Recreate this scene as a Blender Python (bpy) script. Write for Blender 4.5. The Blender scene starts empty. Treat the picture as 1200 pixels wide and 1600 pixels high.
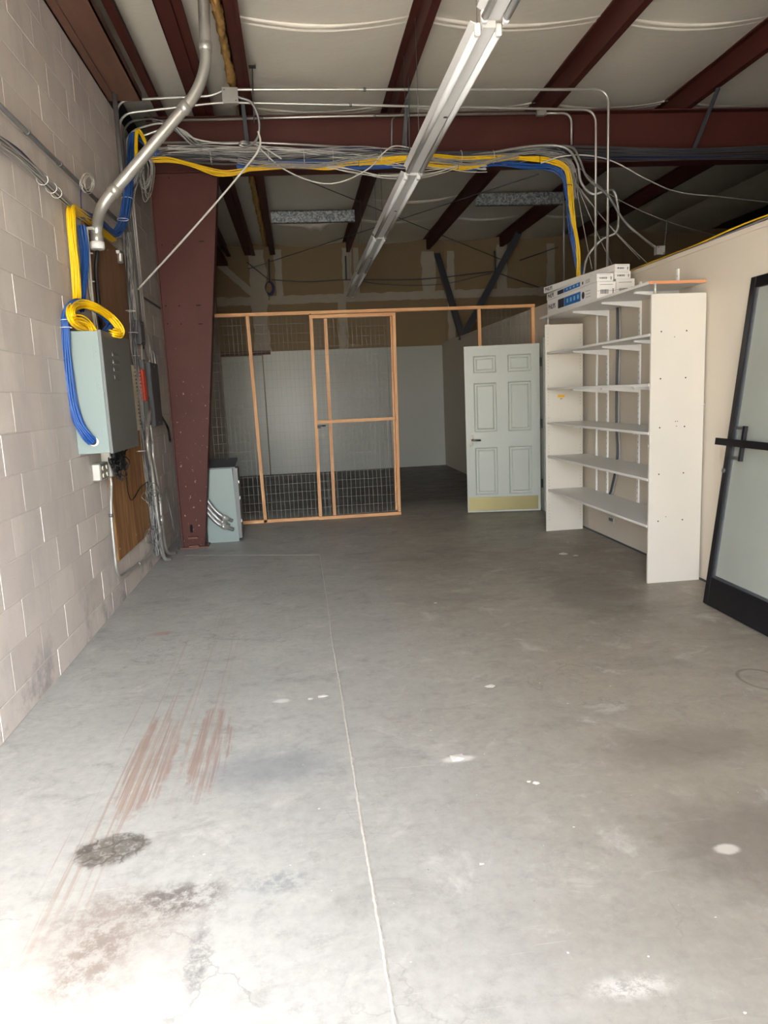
import bpy, bmesh, math, random
import numpy as np
from mathutils import Vector, Matrix, noise
random.seed(7)
SC = bpy.context.scene
COL = SC.collection
# ------------------------------------------------------------------ camera
FPX, YAW, PIT, ROL, CAMH = 1130.85, 0.111613, 0.16154, -0.044524, 1.4895
def _basis():
    cy, sy, cp, sp, cr, sr = math.cos(YAW), math.sin(YAW), math.cos(PIT), math.sin(PIT), math.cos(ROL), math.sin(ROL)
    F = Vector((sy*cp, cy*cp, -sp)); Rt = Vector((cy, -sy, 0)); U = Rt.cross(F)
    return Rt*cr+U*sr, -Rt*sr+U*cr, F
CR, CU, CF = _basis()
cam_d = bpy.data.cameras.new('camera'); cam = bpy.data.objects.new('camera', cam_d); COL.objects.link(cam)
cam_d.sensor_fit = 'VERTICAL'; cam_d.sensor_height = 36.0; cam_d.lens = FPX/1600*36.0
cam_d.clip_start = 0.05; cam_d.clip_end = 200
cam.matrix_world = Matrix(((CR.x, CU.x, -CF.x, 0), (CR.y, CU.y, -CF.y, 0), (CR.z, CU.z, -CF.z, CAMH), (0, 0, 0, 1)))
SC.camera = cam
def at(u, v, x=None, y=None, z=None):
    """point of the room on the plane x=, y= or z= that the photograph shows at pixel (u, v)"""
    d = CF+CR*((u-600)/FPX)+CU*((800-v)/FPX)
    t = x/d.x if x is not None else (y/d.y if y is not None else (z-CAMH)/d.z)
    return Vector((0, 0, CAMH))+d*t
# ------------------------------------------------------------------ world, sun, exposure
W = bpy.data.worlds.new('World'); SC.world = W; W.use_nodes = True
wn = W.node_tree; bg = wn.nodes['Background']
sky = wn.nodes.new('ShaderNodeTexSky'); sky.sky_type = 'NISHITA'; sky.sun_disc = False
sky.sun_elevation = math.radians(50); sky.sun_rotation = math.radians(150); sky.air_density = 1.0; sky.dust_density = 2.5
hz = wn.nodes.new('ShaderNodeMix'); hz.data_type = 'RGBA'; hz.inputs[0].default_value = .6   # thin bright cloud cover
wn.links.new(sky.outputs[0], hz.inputs[6]); hz.inputs[7].default_value = (1.95, 1.95, 1.9, 1)
wn.links.new(hz.outputs[2], bg.inputs[0]); bg.inputs[1].default_value = 0.8
sd = bpy.data.lights.new('sun', 'SUN'); sun = bpy.data.objects.new('sun', sd); COL.objects.link(sun)
sd.energy = 8.5; sd.angle = math.radians(3.0); sd.color = (1, .95, .87)
sun.rotation_euler = Vector((-.10, .47, -.87)).to_track_quat('-Z', 'Y').to_euler()   # high, from behind the camera: falls on the slab just inside the opening
DX0, DX1, DY, DZ = -1.38, 0.45, -0.9, 3.5      # roll-up door opening in the front wall
pd = bpy.data.lights.new('door_portal', 'AREA'); portal = bpy.data.objects.new('door_portal', pd); COL.objects.link(portal)
pd.shape = 'RECTANGLE'; pd.size = DX1-DX0; pd.size_y = DZ; pd.cycles.is_portal = True
portal.location = ((DX0+DX1)/2, DY-0.02, DZ/2); portal.rotation_euler = (math.radians(90), 0, 0)
SC.view_settings.view_transform = 'Standard'; SC.view_settings.look = 'None'
SC.view_settings.gamma = 1; SC.view_settings.use_curve_mapping = False
SC.view_settings.exposure = 3.38
cy_ = SC.cycles; cy_.max_bounces = 10; cy_.diffuse_bounces = 7; cy_.glossy_bounces = 4; cy_.transmission_bounces = 4
cy_.transparent_max_bounces = 8; cy_.sample_clamp_indirect = 8; cy_.use_denoising = True
# ------------------------------------------------------------------ materials
class NT:
    def __init__(s, name):
        s.m = bpy.data.materials.new(name); s.m.use_nodes = True; s.t = s.m.node_tree
        s.b = s.t.nodes['Principled BSDF']; s.out = s.t.nodes['Material Output']
    def n(s, typ, **k):
        nd = s.t.nodes.new(typ)
        for a, b in k.items():
            if a.startswith('i_'):
                key = a[2:]; key = int(key) if key.isdigit() else key.replace('_', ' ')
                if hasattr(b, 'is_linked'): s.t.links.new(b, nd.inputs[key])
                else: nd.inputs[key].default_value = b
            else: setattr(nd, a, b)
        return nd
    def pos(s): return s.n('ShaderNodeNewGeometry').outputs['Position']
    def obj(s): return s.n('ShaderNodeTexCoord').outputs['Object']
    def map(s, vec, loc=(0, 0, 0), rot=(0, 0, 0), scale=(1, 1, 1)):
        return s.n('ShaderNodeMapping', i_0=vec, i_1=loc, i_2=rot, i_3=scale).outputs[0]
    def noise(s, vec, scale, detail=4, rough=.55, col=False, dist=0):
        nd = s.n('ShaderNodeTexNoise', i_Vector=vec, i_Scale=scale, i_Detail=detail, i_Roughness=rough, i_Distortion=dist)
        return nd.outputs[1 if col else 0]
    def rng(s, v, a, b, c=0, d=1, smooth=True):
        nd = s.n('ShaderNodeMapRange', i_0=v, i_1=a, i_2=b, i_3=c, i_4=d)
        if smooth: nd.interpolation_type = 'SMOOTHSTEP'
        return nd.outputs[0]
    def math(s, op, a, b=0.0): return s.n('ShaderNodeMath', operation=op, i_0=a, i_1=b).outputs[0]
    def mix(s, f, a, b, mode='MIX'):
        nd = s.n('ShaderNodeMix', data_type='RGBA', blend_type=mode)
        for i, v in ((0, f), (6, a), (7, b)):
            if hasattr(v, 'is_linked'): s.t.links.new(v, nd.inputs[i])
            else: nd.inputs[i].default_value = (tuple(v)+(1,))[:4] if isinstance(v, (tuple, list)) else v
        return nd.outputs[2]
    def set(s, k, v):
        if hasattr(v, 'is_linked'): s.t.links.new(v, s.b.inputs[k])
        else: s.b.inputs[k].default_value = (tuple(v)+(1,))[:4] if isinstance(v, (tuple, list)) else v
    def bump(s, h, strength=.3, dist=.01):
        s.t.links.new(s.n('ShaderNodeBump', i_Height=h, i_Strength=strength, i_Distance=dist).outputs[0], s.b.inputs['Normal'])
def srgb(r, g, b):
    f = lambda c: ((c/255+.055)/1.055)**2.4 if c > 10 else c/255/12.92
    return (f(r), f(g), f(b))
def plain(name, col, rough=.5, metal=0, var=.12, scale=6, bump=0):
    m = NT(name); p = m.pos(); nz = m.noise(p, scale, 5)
    m.set('Base Color', m.mix(nz, tuple(c*(1-var) for c in col), tuple(min(1, c*(1+var)) for c in col)))
    m.set('Roughness', m.rng(m.noise(p, scale*.5, 2), .3, .7, max(0, rough-.03), min(1, rough+.03))); m.set('Metallic', metal)
    if bump: m.bump(m.noise(p, scale*12, 4), bump, .004)
    return m.m
M = {}
M['steel_primer'] = None
def mk_primer():
    m = NT('red oxide primer steel'); p = m.pos()
    base = m.mix(m.noise(p, 2.5, 5), srgb(66, 30, 24), srgb(84, 42, 34))
    fleck = m.rng(m.noise(m.map(p, scale=(1, 1, .6)), 30, 5, .75), .645, .685)
    low = m.rng(m.n('ShaderNodeSeparateXYZ', i_0=p).outputs[2], 2.5, 1.2)
    m.set('Base Color', m.mix(m.math('MULTIPLY', fleck, low), base, srgb(170, 160, 150)))
    m.set('Roughness', .6); m.set('Specular IOR Level', .3); m.bump(m.noise(p, 60, 3), .08, .003); return m.m
M['primer'] = mk_primer()
def mk_rust():
    m = NT('dusty rusty primer'); p = m.pos()
    m.set('Base Color', m.mix(m.noise(m.map(p, scale=(3, .6, 3)), 3, 6), srgb(88, 58, 46), srgb(124, 88, 72)))
    m.set('Roughness', .8); m.bump(m.noise(p, 25, 5), .2, .004); return m.m
M['rust'] = mk_rust()
M['galv'] = plain('galvanised conduit', srgb(188, 187, 180), .36, .65, .18, 9)
M['galv_dark'] = plain('weathered galvanised', srgb(120, 120, 120), .5, .7, .25, 14)
def mk_spangle():
    m = NT('spangled galvanised sheet'); p = m.pos()
    v = m.n('ShaderNodeTexVoronoi', i_Vector=p, i_Scale=45).outputs[1]
    h = m.n('ShaderNodeSeparateColor', i_0=v).outputs[0]
    m.set('Base Color', m.mix(h, srgb(105, 110, 112), srgb(190, 195, 196))); m.set('Metallic', .6); m.set('Roughness', .5); return m.m
M['spangle'] = mk_spangle()
M['white_met'] = plain('white enamel metal', srgb(228, 228, 226), .4, 0, .05, 5)
M['tube'] = plain('fluorescent tube glass', srgb(236, 238, 238), .2, 0, .02, 5)
M['melamine'] = plain('white melamine', srgb(206, 200, 188), .4, 0, .03, 3)
M['melamine_g'] = plain('shelf melamine', srgb(222, 220, 214), .45, 0, .02, 2)
M['particle'] = plain('particle board edge', srgb(206, 138, 96), .8, 0, .15, 60, .2)
M['door_white'] = plain('painted door', srgb(178, 182, 172), .4, 0, .02, 2)
M['brass'] = plain('brushed brass', srgb(140, 130, 92), .4, .85, .12, 3)
M['chrome'] = plain('satin chrome', srgb(92, 90, 84), .22, 1, .03, 5)
M['black_met'] = plain('black anodised aluminium', srgb(26, 26, 29), .35, .3, .1, 5)
M['black'] = plain('black plastic', srgb(18, 18, 20), .5, 0, .1, 5)
M['dark_grey'] = plain('dark grey steel', srgb(78, 80, 84), .45, .2, .1, 8)
M['grey_panel'] = plain('grey enamel panel', srgb(104, 107, 106), .45, .1, .06, 4)
M['green_grey'] = plain('green grey enamel', srgb(128, 143, 139), .42, 0, .05, 3)
M['yellow'] = plain('yellow cable jacket', srgb(240, 196, 14), .4, 0, .12, 30)
M['blue'] = plain('blue cable jacket', srgb(40, 86, 158), .4, 0, .15, 30)
M['navy'] = plain('navy cable jacket', srgb(48, 50, 96), .45, 0, .15, 30)
M['grey_cab'] = plain('grey cable jacket', srgb(150, 148, 144), .5, 0, .2, 30)
M['white_cab'] = plain('white cable jacket', srgb(206, 204, 196), .45, 0, .1, 30)
M['mc'] = plain('flexible metal conduit', srgb(160, 160, 158), .4, .7, .3, 80)
M['zip'] = plain('nylon tie', srgb(225, 225, 220), .5)
M['orange_red'] = plain('orange cover', srgb(232, 78, 48), .5)
M['void'] = plain('dark opening', srgb(8, 7, 7), .95)
M['ivory'] = plain('ivory plastic', srgb(226, 218, 196), .5, 0, .2, 40)
M['carton'] = plain('white carton', srgb(224, 221, 216), .7, 0, .04, 4)
M['ink'] = plain('black print', srgb(40, 42, 52), .7)
M['ink_grey'] = plain('grey print', srgb(120, 118, 116), .7)
M['ink_blue'] = plain('blue print', srgb(30, 104, 176), .6)
M['ink_light'] = plain('pale print', srgb(150, 190, 220), .6)
M['sticker'] = plain('yellow sticker', srgb(236, 180, 50), .6)
M['wire'] = plain('dull galvanised wire', srgb(140, 140, 136), .6, .2, .1, 6)
M['foam'] = plain('yellow mineral wool', srgb(178, 138, 76), .95, 0, .5, 22, .6)
M['debris'] = plain('plaster crumbs', srgb(205, 203, 196), .9)
def mk_wood(name, a, b, axis, s=14):
    m = NT(name); p = m.pos()
    sc = [18, 18, 18]; sc[axis] = 1.1
    g = m.noise(m.map(p, scale=tuple(sc)), 1.6, 6, .6, dist=.6)
    c = m.mix(m.rng(g, .3, .7), a, b)
    kn = m.n('ShaderNodeTexVoronoi', i_Vector=p, i_Scale=3.2).outputs[0]
    c = m.mix(m.rng(kn, .075, .05), c, srgb(92, 50, 28))
    m.set('Base Color', c); m.set('Roughness', .6); m.bump(g, .12, .003); return m.m
PA, PB = srgb(198, 140, 92), srgb(226, 176, 124)
M['pine_v'] = mk_wood('pine upright', PA, PB, 2); M['pine_h'] = mk_wood('pine rail', PA, PB, 0)
def mk_ply():
    m = NT('plywood face'); p = m.pos()
    w = m.noise(m.map(p, scale=(1, 5, .55)), 2.4, 5, .6, dist=1.6)
    f = m.noise(m.map(p, scale=(1, 60, 3)), 2, 3)
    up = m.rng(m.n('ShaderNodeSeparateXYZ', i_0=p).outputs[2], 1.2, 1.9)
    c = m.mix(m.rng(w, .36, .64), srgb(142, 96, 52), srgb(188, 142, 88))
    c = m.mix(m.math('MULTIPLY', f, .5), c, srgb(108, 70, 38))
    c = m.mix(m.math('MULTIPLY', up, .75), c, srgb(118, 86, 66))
    m.set('Base Color', c); m.set('Roughness', .65); m.bump(f, .1, .002); return m.m
M['ply'] = mk_ply()
def mk_block():
    m = NT('concrete masonry block'); p = m.pos()
    r = m.n('ShaderNodeObjectInfo').outputs['Random']
    c = m.mix(r, srgb(212, 202, 195), srgb(228, 219, 211))
    c = m.mix(m.rng(m.noise(m.map(p, scale=(1, 1, .5)), 2.4, 7, .65), .42, .7, 0, .7), c, srgb(196, 190, 186))
    c = m.mix(m.math('MULTIPLY', m.noise(p, 160, 3), .22), c, srgb(130, 122, 120))
    z = m.n('ShaderNodeSeparateXYZ', i_0=p).outputs[2]
    grime = m.math('MULTIPLY', m.rng(z, .45, .02), m.rng(m.noise(m.map(p, loc=(0, .2, 0)), 3.0, 8, .72), .48, .66))
    c = m.mix(m.math('MULTIPLY', grime, .6), c, srgb(112, 116, 122))
    m.set('Base Color', c); m.set('Roughness', .92)
    m.bump(m.noise(p, 120, 4, .7), .35, .003); return m.m
M['block'] = mk_block()
def mk_mortar():
    m = NT('mortar'); p = m.pos()
    m.set('Base Color', m.mix(m.noise(p, 14, 5), srgb(186, 178, 172), srgb(212, 204, 198))); m.set('Roughness', .95)
    m.bump(m.noise(p, 90, 3), .4, .004); return m.m
M['mortar'] = mk_mortar()
M['drywall'] = plain('cream painted drywall', srgb(200, 190, 174), .6, 0, .03, 1.5, .03)
M['drywall_b'] = plain('satin grey white drywall', srgb(180, 182, 175), .32, 0, .03, 1.2, .03)
M['kraft'] = plain('tan gypsum face paper', srgb(142, 122, 92), .9, 0, .1, 1.2)
M['compound'] = plain('joint compound', srgb(172, 162, 144), .9, 0, .1, 7)
M['dark_room'] = plain('dark deck and unlit space', srgb(62, 58, 54), .95, 0, .2, 2)  # deck colour; also stands for unlit space in the closet and far side
def mk_insul():
    m = NT('white vinyl insulation facing'); p = m.pos()
    w = m.noise(m.map(p, scale=(1.2, 3.2, 1)), 3, 6, .62, dist=.8)
    m.set('Base Color', m.mix(m.noise(p, .8, 4), srgb(220, 213, 198), srgb(234, 228, 214))); m.set('Roughness', .45)
    m.bump(w, .2, .03); return m.m
M['insul'] = mk_insul()
def mk_glass():
    m = NT('dusty door glass'); t = m.t
    tr = m.n('ShaderNodeBsdfTransparent', i_0=(.86, .9, .86, 1)); gl = m.n('ShaderNodeBsdfGlossy', i_0=(1, 1, 1, 1), i_1=.06)
    df = m.n('ShaderNodeBsdfDiffuse', i_0=(.62, .66, .59, 1))
    dust = m.rng(m.noise(m.pos(), 1.5, 3), .2, .9, .5, .58)
    fr = m.n('ShaderNodeFresnel', i_0=1.5).outputs[0]
    a = m.n('ShaderNodeMixShader', i_0=dust, i_1=tr.outputs[0], i_2=df.outputs[0])
    b = m.n('ShaderNodeMixShader', i_0=fr, i_1=a.outputs[0], i_2=gl.outputs[0])
    t.links.new(b.outputs[0], m.out.inputs[0]); return m.m
M['glass'] = mk_glass()
def mk_floor():
    m = NT('worn concrete slab'); p = m.pos()
    xyz = m.n('ShaderNodeSeparateXYZ', i_0=p)
    X, Y = xyz.outputs[0], xyz.outputs[1]
    side = m.rng(m.math('ADD', X, m.math('MULTIPLY', m.noise(p, .9, 4), .8)), .1, 1.9)
    c = m.mix(side, srgb(170, 172, 167), srgb(154, 147, 134))  # greyer left, browner right: slab tone plus warm bounce light in the colour
    big = m.noise(p, .55, 7, .6, dist=.5)
    c = m.mix(m.rng(big, .36, .70, 0, .7), c, m.mix(side, srgb(150, 151, 147), srgb(134, 125, 113)))
    med = m.noise(m.map(p, scale=(1, 1.6, 1)), 2.6, 9, .68, dist=.8)
    c = m.mix(m.rng(med, .52, .76, 0, .38), c, srgb(104, 103, 98))
    c = m.mix(m.rng(m.noise(m.map(p, loc=(3, 1, 0)), 3.4, 8, .7, dist=.6), .54, .76, 0, .55), c, srgb(200, 198, 190))
    fine = m.noise(p, 22, 6, .7)
    c = m.mix(m.rng(fine, .3, .8, 0, .28), c, srgb(104, 102, 98))
    # scratches: stretched noise in two directions
    for rot, sc, f in ((.3, (1.2, 34, 1), .22), (1.3, (1.5, 42, 1), .2), (-.5, (1, 28, 1), .14)):
        s = m.noise(m.map(p, rot=(0, 0, rot), scale=sc), 1.4, 4, .6)
        c = m.mix(m.rng(s, .66, .72, 0, f), c, srgb(204, 202, 196))
    cell = m.n('ShaderNodeTexVoronoi', i_Vector=m.map(m.n('ShaderNodeVectorMath', operation='ADD', i_0=p, i_1=m.n('ShaderNodeVectorMath', operation='SCALE', i_0=m.noise(p, 5, 5, col=True), i_3=.5).outputs[0]).outputs[0]), i_Scale=1.6, feature='DISTANCE_TO_EDGE').outputs[0]
    crz = m.math('MULTIPLY', m.rng(cell, .012, .003), m.rng(m.noise(m.map(p, loc=(7, 7, 0)), 1.1, 3), .52, .62, 0, .3))
    c = m.mix(crz, c, srgb(92, 90, 86))
    mott = m.noise(m.map(p, loc=(1, 9, 0)), 9, 9, .78)
    c = m.mix(m.rng(mott, .5, .72, 0, .45), c, srgb(112, 112, 108))
    c = m.mix(m.rng(mott, .45, .25, 0, .4), c, srgb(190, 188, 180))
    spk = m.rng(m.noise(p, 34, 3, .6), .74, .77)
    c = m.mix(m.math('MULTIPLY', spk, .7), c, srgb(214, 212, 206))
    dark = m.rng(m.noise(m.map(p, loc=(5, 2, 0)), 26, 3, .6), .745, .78)
    c = m.mix(m.math('MULTIPLY', dark, .6), c, srgb(66, 64, 64))
    wob = m.math('MULTIPLY', m.math('SUBTRACT', m.noise(p, 7, 6, .7), .5), 1.1)
    def blob(cx, cy, rx, ry, rot, col, amt, soft=.5, tex=None):
        rx *= 1.12; ry *= 1.12
        nonlocal c
        q = m.map(m.n('ShaderNodeVectorMath', operation='SUBTRACT', i_0=p, i_1=(cx, cy, 0)).outputs[0], rot=(0, 0, -rot), scale=(1/rx, 1/ry, 0))
        d = m.n('ShaderNodeVectorMath', operation='LENGTH', i_0=q).outputs['Value']
        k = m.rng(m.math('ADD', d, wob), 1, 1-soft, 0, amt)
        if tex is not None: k = m.math('MULTIPLY', k, tex)
        c = m.mix(k, c, col)
    streak = m.rng(m.noise(m.map(p, rot=(0, 0, -.09), scale=(30, .5, 1)), 1.5, 5, .75), .44, .56)
    streak2 = m.rng(m.noise(m.map(p, rot=(0, 0, -.09), scale=(40, .3, 1)), 1.3, 4, .6), .54, .62)
    rust = srgb(142, 124, 115)
    blob(-.71, 2.98, .10, .44, .10, rust, .95, .25, streak)
    blob(-.475, 3.03, .095, .40, .02, rust, .9, .25, streak)
    blob(-.80, 2.85, .17, 1.1, .10, srgb(146, 132, 120), .7, .5, streak2)
    blob(-.68, 3.9, .30, 1.5, 0, srgb(152, 138, 124), .6, .6, streak2)
    blob(-.98, 4.72, .11, .06, 0, srgb(152, 118, 102), .6, .8)
    web = m.rng(m.n('ShaderNodeTexVoronoi', feature='DISTANCE_TO_EDGE', i_Vector=m.map(m.n('ShaderNodeVectorMath', operation='ADD', i_0=p, i_1=m.n('ShaderNodeVectorMath', operation='SCALE', i_0=m.noise(p, 6, 4, col=True), i_3=.25).outputs[0]).outputs[0]), i_Scale=11).outputs[0], .09, .02, .35, 1)
    rough_tex = m.rng(m.noise(p, 17, 9, .8), .42, .58)
    blob(-.72, 2.35, .105, .085, .3, srgb(104, 100, 92), .9, .35, m.rng(m.noise(p, 30, 8, .8), .40, .52))
    blob(-.72, 2.35, .12, .10, .3, srgb(74, 70, 64), .8, .3, web)
    blob(-.60, 1.99, .26, .17, .35, srgb(108, 101, 95), .9, .7, rough_tex)
    blob(-.64, 1.92, .34, .26, .2, srgb(148, 142, 135), .6, .9)
    blob(-.66, 1.84, .15, .20, .1, srgb(118, 108, 100), .75, .8, rough_tex)
    blob(-.44, 2.06, .17, .09, .35, srgb(92, 86, 82), .8, .7, rough_tex)
    blob(-.36, 1.80, .035, .17, .15, srgb(104, 104, 104), .7, .7, rough_tex)
    blob(-.15, 2.08, .12, .06, 0, srgb(104, 112, 114), .6, .7, rough_tex)
    blob(-.2, 2.8, .32, .2, .3, srgb(112, 118, 124), .5, .8)
    blob(1.42, 2.0, .42, .32, .2, srgb(104, 94, 84), .55, .7)
    blob(1.28, 1.98, .045, .03, .2, srgb(196, 190, 180), .9, .4)
    blob(1.5, 2.65, .45, .22, -.4, srgb(112, 102, 92), .5, .7)
    blob(2.0, 4.9, .4, .9, .5, srgb(96, 90, 84), .5, .7)
    blob(1.35, 6.2, 1.3, 1.1, .3, srgb(106, 102, 98), .3, .9)
    blob(.56, 2.72, .075, .03, -.4, srgb(205, 203, 196), .9, .5)
    blob(-.17, 3.46, .05, .03, .3, srgb(205, 205, 200), .9, .6)
    blob(.74, 1.52, .14, .05, -.2, srgb(206, 204, 196), .85, .9, rough_tex)
    blob(.33, 4.4, .26, .34, .5, srgb(150, 150, 146), .6, .9, rough_tex)
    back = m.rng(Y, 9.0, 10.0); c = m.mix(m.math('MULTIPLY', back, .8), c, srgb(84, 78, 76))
    # oil ring beside the glass door
    q = m.map(m.n('ShaderNodeVectorMath', operation='SUBTRACT', i_0=p, i_1=(2.22, 3.2, 0)).outputs[0], scale=(1/.10, 1/.13, 0))
    d = m.n('ShaderNodeVectorMath', operation='LENGTH', i_0=q).outputs['Value']
    c = m.mix(m.math('MULTIPLY', m.rng(m.math('ABSOLUTE', m.math('SUBTRACT', d, 1)), .12, .04), .5), c, srgb(84, 76, 68))
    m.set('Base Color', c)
    m.set('Roughness', m.rng(med, .3, .7, .42, .62)); m.set('Specular IOR Level', .4)
    m.bump(m.math('ADD', m.math('MULTIPLY', fine, .4), med), .12, .006); return m.m
M['floor'] = mk_floor()
M['crack'] = plain('pale grout in the slab joint', srgb(176, 173, 163), .95, 0, .4, 55, .4)
M['asphalt'] = plain('concrete yard', srgb(176, 172, 164), .9, 0, .08, 2)
# ------------------------------------------------------------------ mesh helpers
class MB:
    def __init__(s): s.v = []; s.f = []; s.sm = []
    def add(s, vs, fs, smooth=False):
        o = len(s.v); s.v += [tuple(v) for v in vs]; s.f += [tuple(i+o for i in f) for f in fs]; s.sm += [smooth]*len(fs); return s
    def box(s, a, b, ch=0):
        x0, y0, z0 = [min(p, q) for p, q in zip(a, b)]; x1, y1, z1 = [max(p, q) for p, q in zip(a, b)]
        if ch <= 0:
            vs = [(x, y, z) for z in (z0, z1) for y in (y0, y1) for x in (x0, x1)]
            return s.add(vs, [(0, 2, 3, 1), (4, 5, 7, 6), (0, 1, 5, 4), (1, 3, 7, 5), (3, 2, 6, 7), (2, 0, 4, 6)])
        bm = bmesh.new(); bmesh.ops.create_cube(bm, size=1)
        for v in bm.verts: v.co = ((x0+x1)/2+v.co.x*(x1-x0), (y0+y1)/2+v.co.y*(y1-y0), (z0+z1)/2+v.co.z*(z1-z0))
        bmesh.ops.bevel(bm, geom=bm.edges[:], offset=ch, segments=1, affect='EDGES')
        bm.verts.index_update(); s.add([v.co for v in bm.verts], [[v.index for v in f.verts] for f in bm.faces]); bm.free(); return s
    def bar(s, a, b, w, h, up=(0, 0, 1)):
        a, b = Vector(a), Vector(b); d = (b-a).normalized(); u = Vector(up)
        if abs(d.dot(u)) > .98: u = Vector((0, 1, 0))
        r = d.cross(u).normalized()*w/2; q = r.cross(d).normalized()*h/2
        vs = [p+i*r+j*q for p in (a, b) for i, j in ((-1, -1), (1, -1), (1, 1), (-1, 1))]
        return s.add(vs, [(3, 2, 1, 0), (4, 5, 6, 7), (0, 1, 5, 4), (1, 2, 6, 5), (2, 3, 7, 6), (3, 0, 4, 7)])
    def tube(s, pts, r, seg=8, cap=True):
        pts = [Vector(p) for p in pts]; n = len(pts); rs = r if isinstance(r, (list, tuple)) else [r]*n
        t0 = (pts[1]-pts[0]).normalized(); u = t0.orthogonal().normalized(); vs = []
        for i, p in enumerate(pts):
            t = (pts[min(i+1, n-1)]-pts[max(i-1, 0)]).normalized()
            u = (u-t*u.dot(t)).normalized(); w = t.cross(u)
            vs += [p+(u*math.cos(2*math.pi*k/seg)+w*math.sin(2*math.pi*k/seg))*rs[i] for k in range(seg)]
        fs = [(i*seg+k, i*seg+(k+1) % seg, (i+1)*seg+(k+1) % seg, (i+1)*seg+k) for i in range(n-1) for k in range(seg)]
        s.add(vs, fs, True)
        if cap: s.add([], []); o = len(s.v)-n*seg; s.f += [tuple(o+k for k in reversed(range(seg))), tuple(o+(n-1)*seg+k for k in range(seg))]; s.sm += [False, False]
        return s
    def prism(s, poly, a, b, fn):
        n = len(poly); vs = [fn(x, y, a) for x, y in poly]+[fn(x, y, b) for x, y in poly]
        return s.add(vs, [tuple(reversed(range(n))), tuple(range(n, 2*n))]+[(i, (i+1) % n, n+(i+1) % n, n+i) for i in range(n)])
    def mesh(s, name, mat):
        me = bpy.data.meshes.new(name); me.from_pydata(s.v, [], s.f); me.materials.append(mat)
        me.polygons.foreach_set('use_smooth', s.sm); me.update()
        bm = bmesh.new(); bm.from_mesh(me); bmesh.ops.recalc_face_normals(bm, faces=bm.faces[:]); bm.to_mesh(me); bm.free(); return me
    def build(s, name, mat, parent=None, label=None):
        o = bpy.data.objects.new(name, s.mesh(name, M[mat] if isinstance(mat, str) else mat)); COL.objects.link(o)
        if parent: o.parent = parent; o.matrix_parent_inverse = parent.matrix_world.inverted() if not parent.get('local') else Matrix()
        if label: o['label'] = label
        return o
def tag(o, label, cat, group=None):
    o['label'] = label; o['category'] = cat
    if group: o['group'] = group
    return o
def thing(name, label, cat, loc, group=None, mat=None, local=False):
    o = bpy.data.objects.new(name, None); COL.objects.link(o); o.empty_display_size = .05
    o.matrix_world = mat if mat is not None else Matrix.Translation(Vector(loc))
    if local: o['local'] = 1
    return tag(o, label, cat, group)
def struct(o): o['kind'] = 'structure'; return o
def sempty(name, loc=(0, 0, 0)):
    o = bpy.data.objects.new(name, None); COL.objects.link(o); o.location = loc
    bpy.context.view_layer.update(); return struct(o)
def cr(pts, n=8):
    """Catmull-Rom through the points"""
    P = [Vector(p) for p in pts]; P = [P[0]*2-P[1]]+P+[P[-1]*2-P[-2]]; out = []
    for i in range(1, len(P)-2):
        a, b, c, d = P[i-1:i+3]
        for k in range(n):
            t = k/n; out.append(.5*((2*b)+(c-a)*t+(2*a-5*b+4*c-d)*t*t+(3*b-a-3*c+d)*t**3))
    out.append(P[-2]); return out
def bend(pts, r=.12, n=6):
    """polyline with rounded corners"""
    P = [Vector(p) for p in pts]; out = [P[0]]
    for i in range(1, len(P)-1):
        a, b, c = P[i-1], P[i], P[i+1]; da, dc = (a-b), (c-b); rr = min(r, da.length*.48, dc.length*.48)
        s, e = b+da.normalized()*rr, b+dc.normalized()*rr
        out += [s*(1-t)**2+b*2*t*(1-t)+e*t*t for t in [k/n for k in range(n+1)]]
    out.append(P[-1]); return out
def bundle(root, name, pts, mat, n, R, r=.003, seed=0, wob=.3, tape=None, flat=1.0, n_s=8):
    rnd = random.Random(seed); base = cr(pts, n_s); m = len(base)
    for k in range(n):
        rad = math.sqrt((k+.5)/n); ang = k*2.399; off = Vector((rad*math.cos(ang)*flat, rad*math.sin(ang)))
        ph = [rnd.uniform(0, 6.28) for _ in range(4)]; fr = rnd.uniform(.6, 1.6); out = []; u = None
        for i, p in enumerate(base):
            t = (base[min(i+1, m-1)]-base[max(i-1, 0)]).normalized()
            u = t.orthogonal().normalized() if u is None else (u-t*u.dot(t)).normalized(); w = t.cross(u)
            s = i/n_s; Rr = R*(tape[0]+(tape[1]-tape[0])*i/(m-1)) if tape else R
            ox = off.x+wob*math.sin(fr*s*1.7+ph[0]); oy = off.y+wob*math.sin(fr*s*1.3+ph[1])
            out.append(p+(u*ox+w*oy)*Rr)
        MB().tube(out, r, 5, False).build(name, mat, root)
def ring(root, p, axis, R, r=.0025, mat='zip', name='cable_tie'):
    a = Vector(axis).normalized(); u = a.orthogonal().normalized(); w = a.cross(u)
    pts = [Vector(p)+(u*math.cos(t)+w*math.sin(t))*R for t in [i*2*math.pi/14 for i in range(15)]]
    return MB().tube(pts, r, 4, False).build(name, mat, root)
def slope(x): return 0.013*x
# ------------------------------------------------------------------ setting: dimensions
XL, XR, YB, ZR, FX = -1.42, 2.95, 14.57, 4.40, 9.0
WT = 2.44
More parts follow.
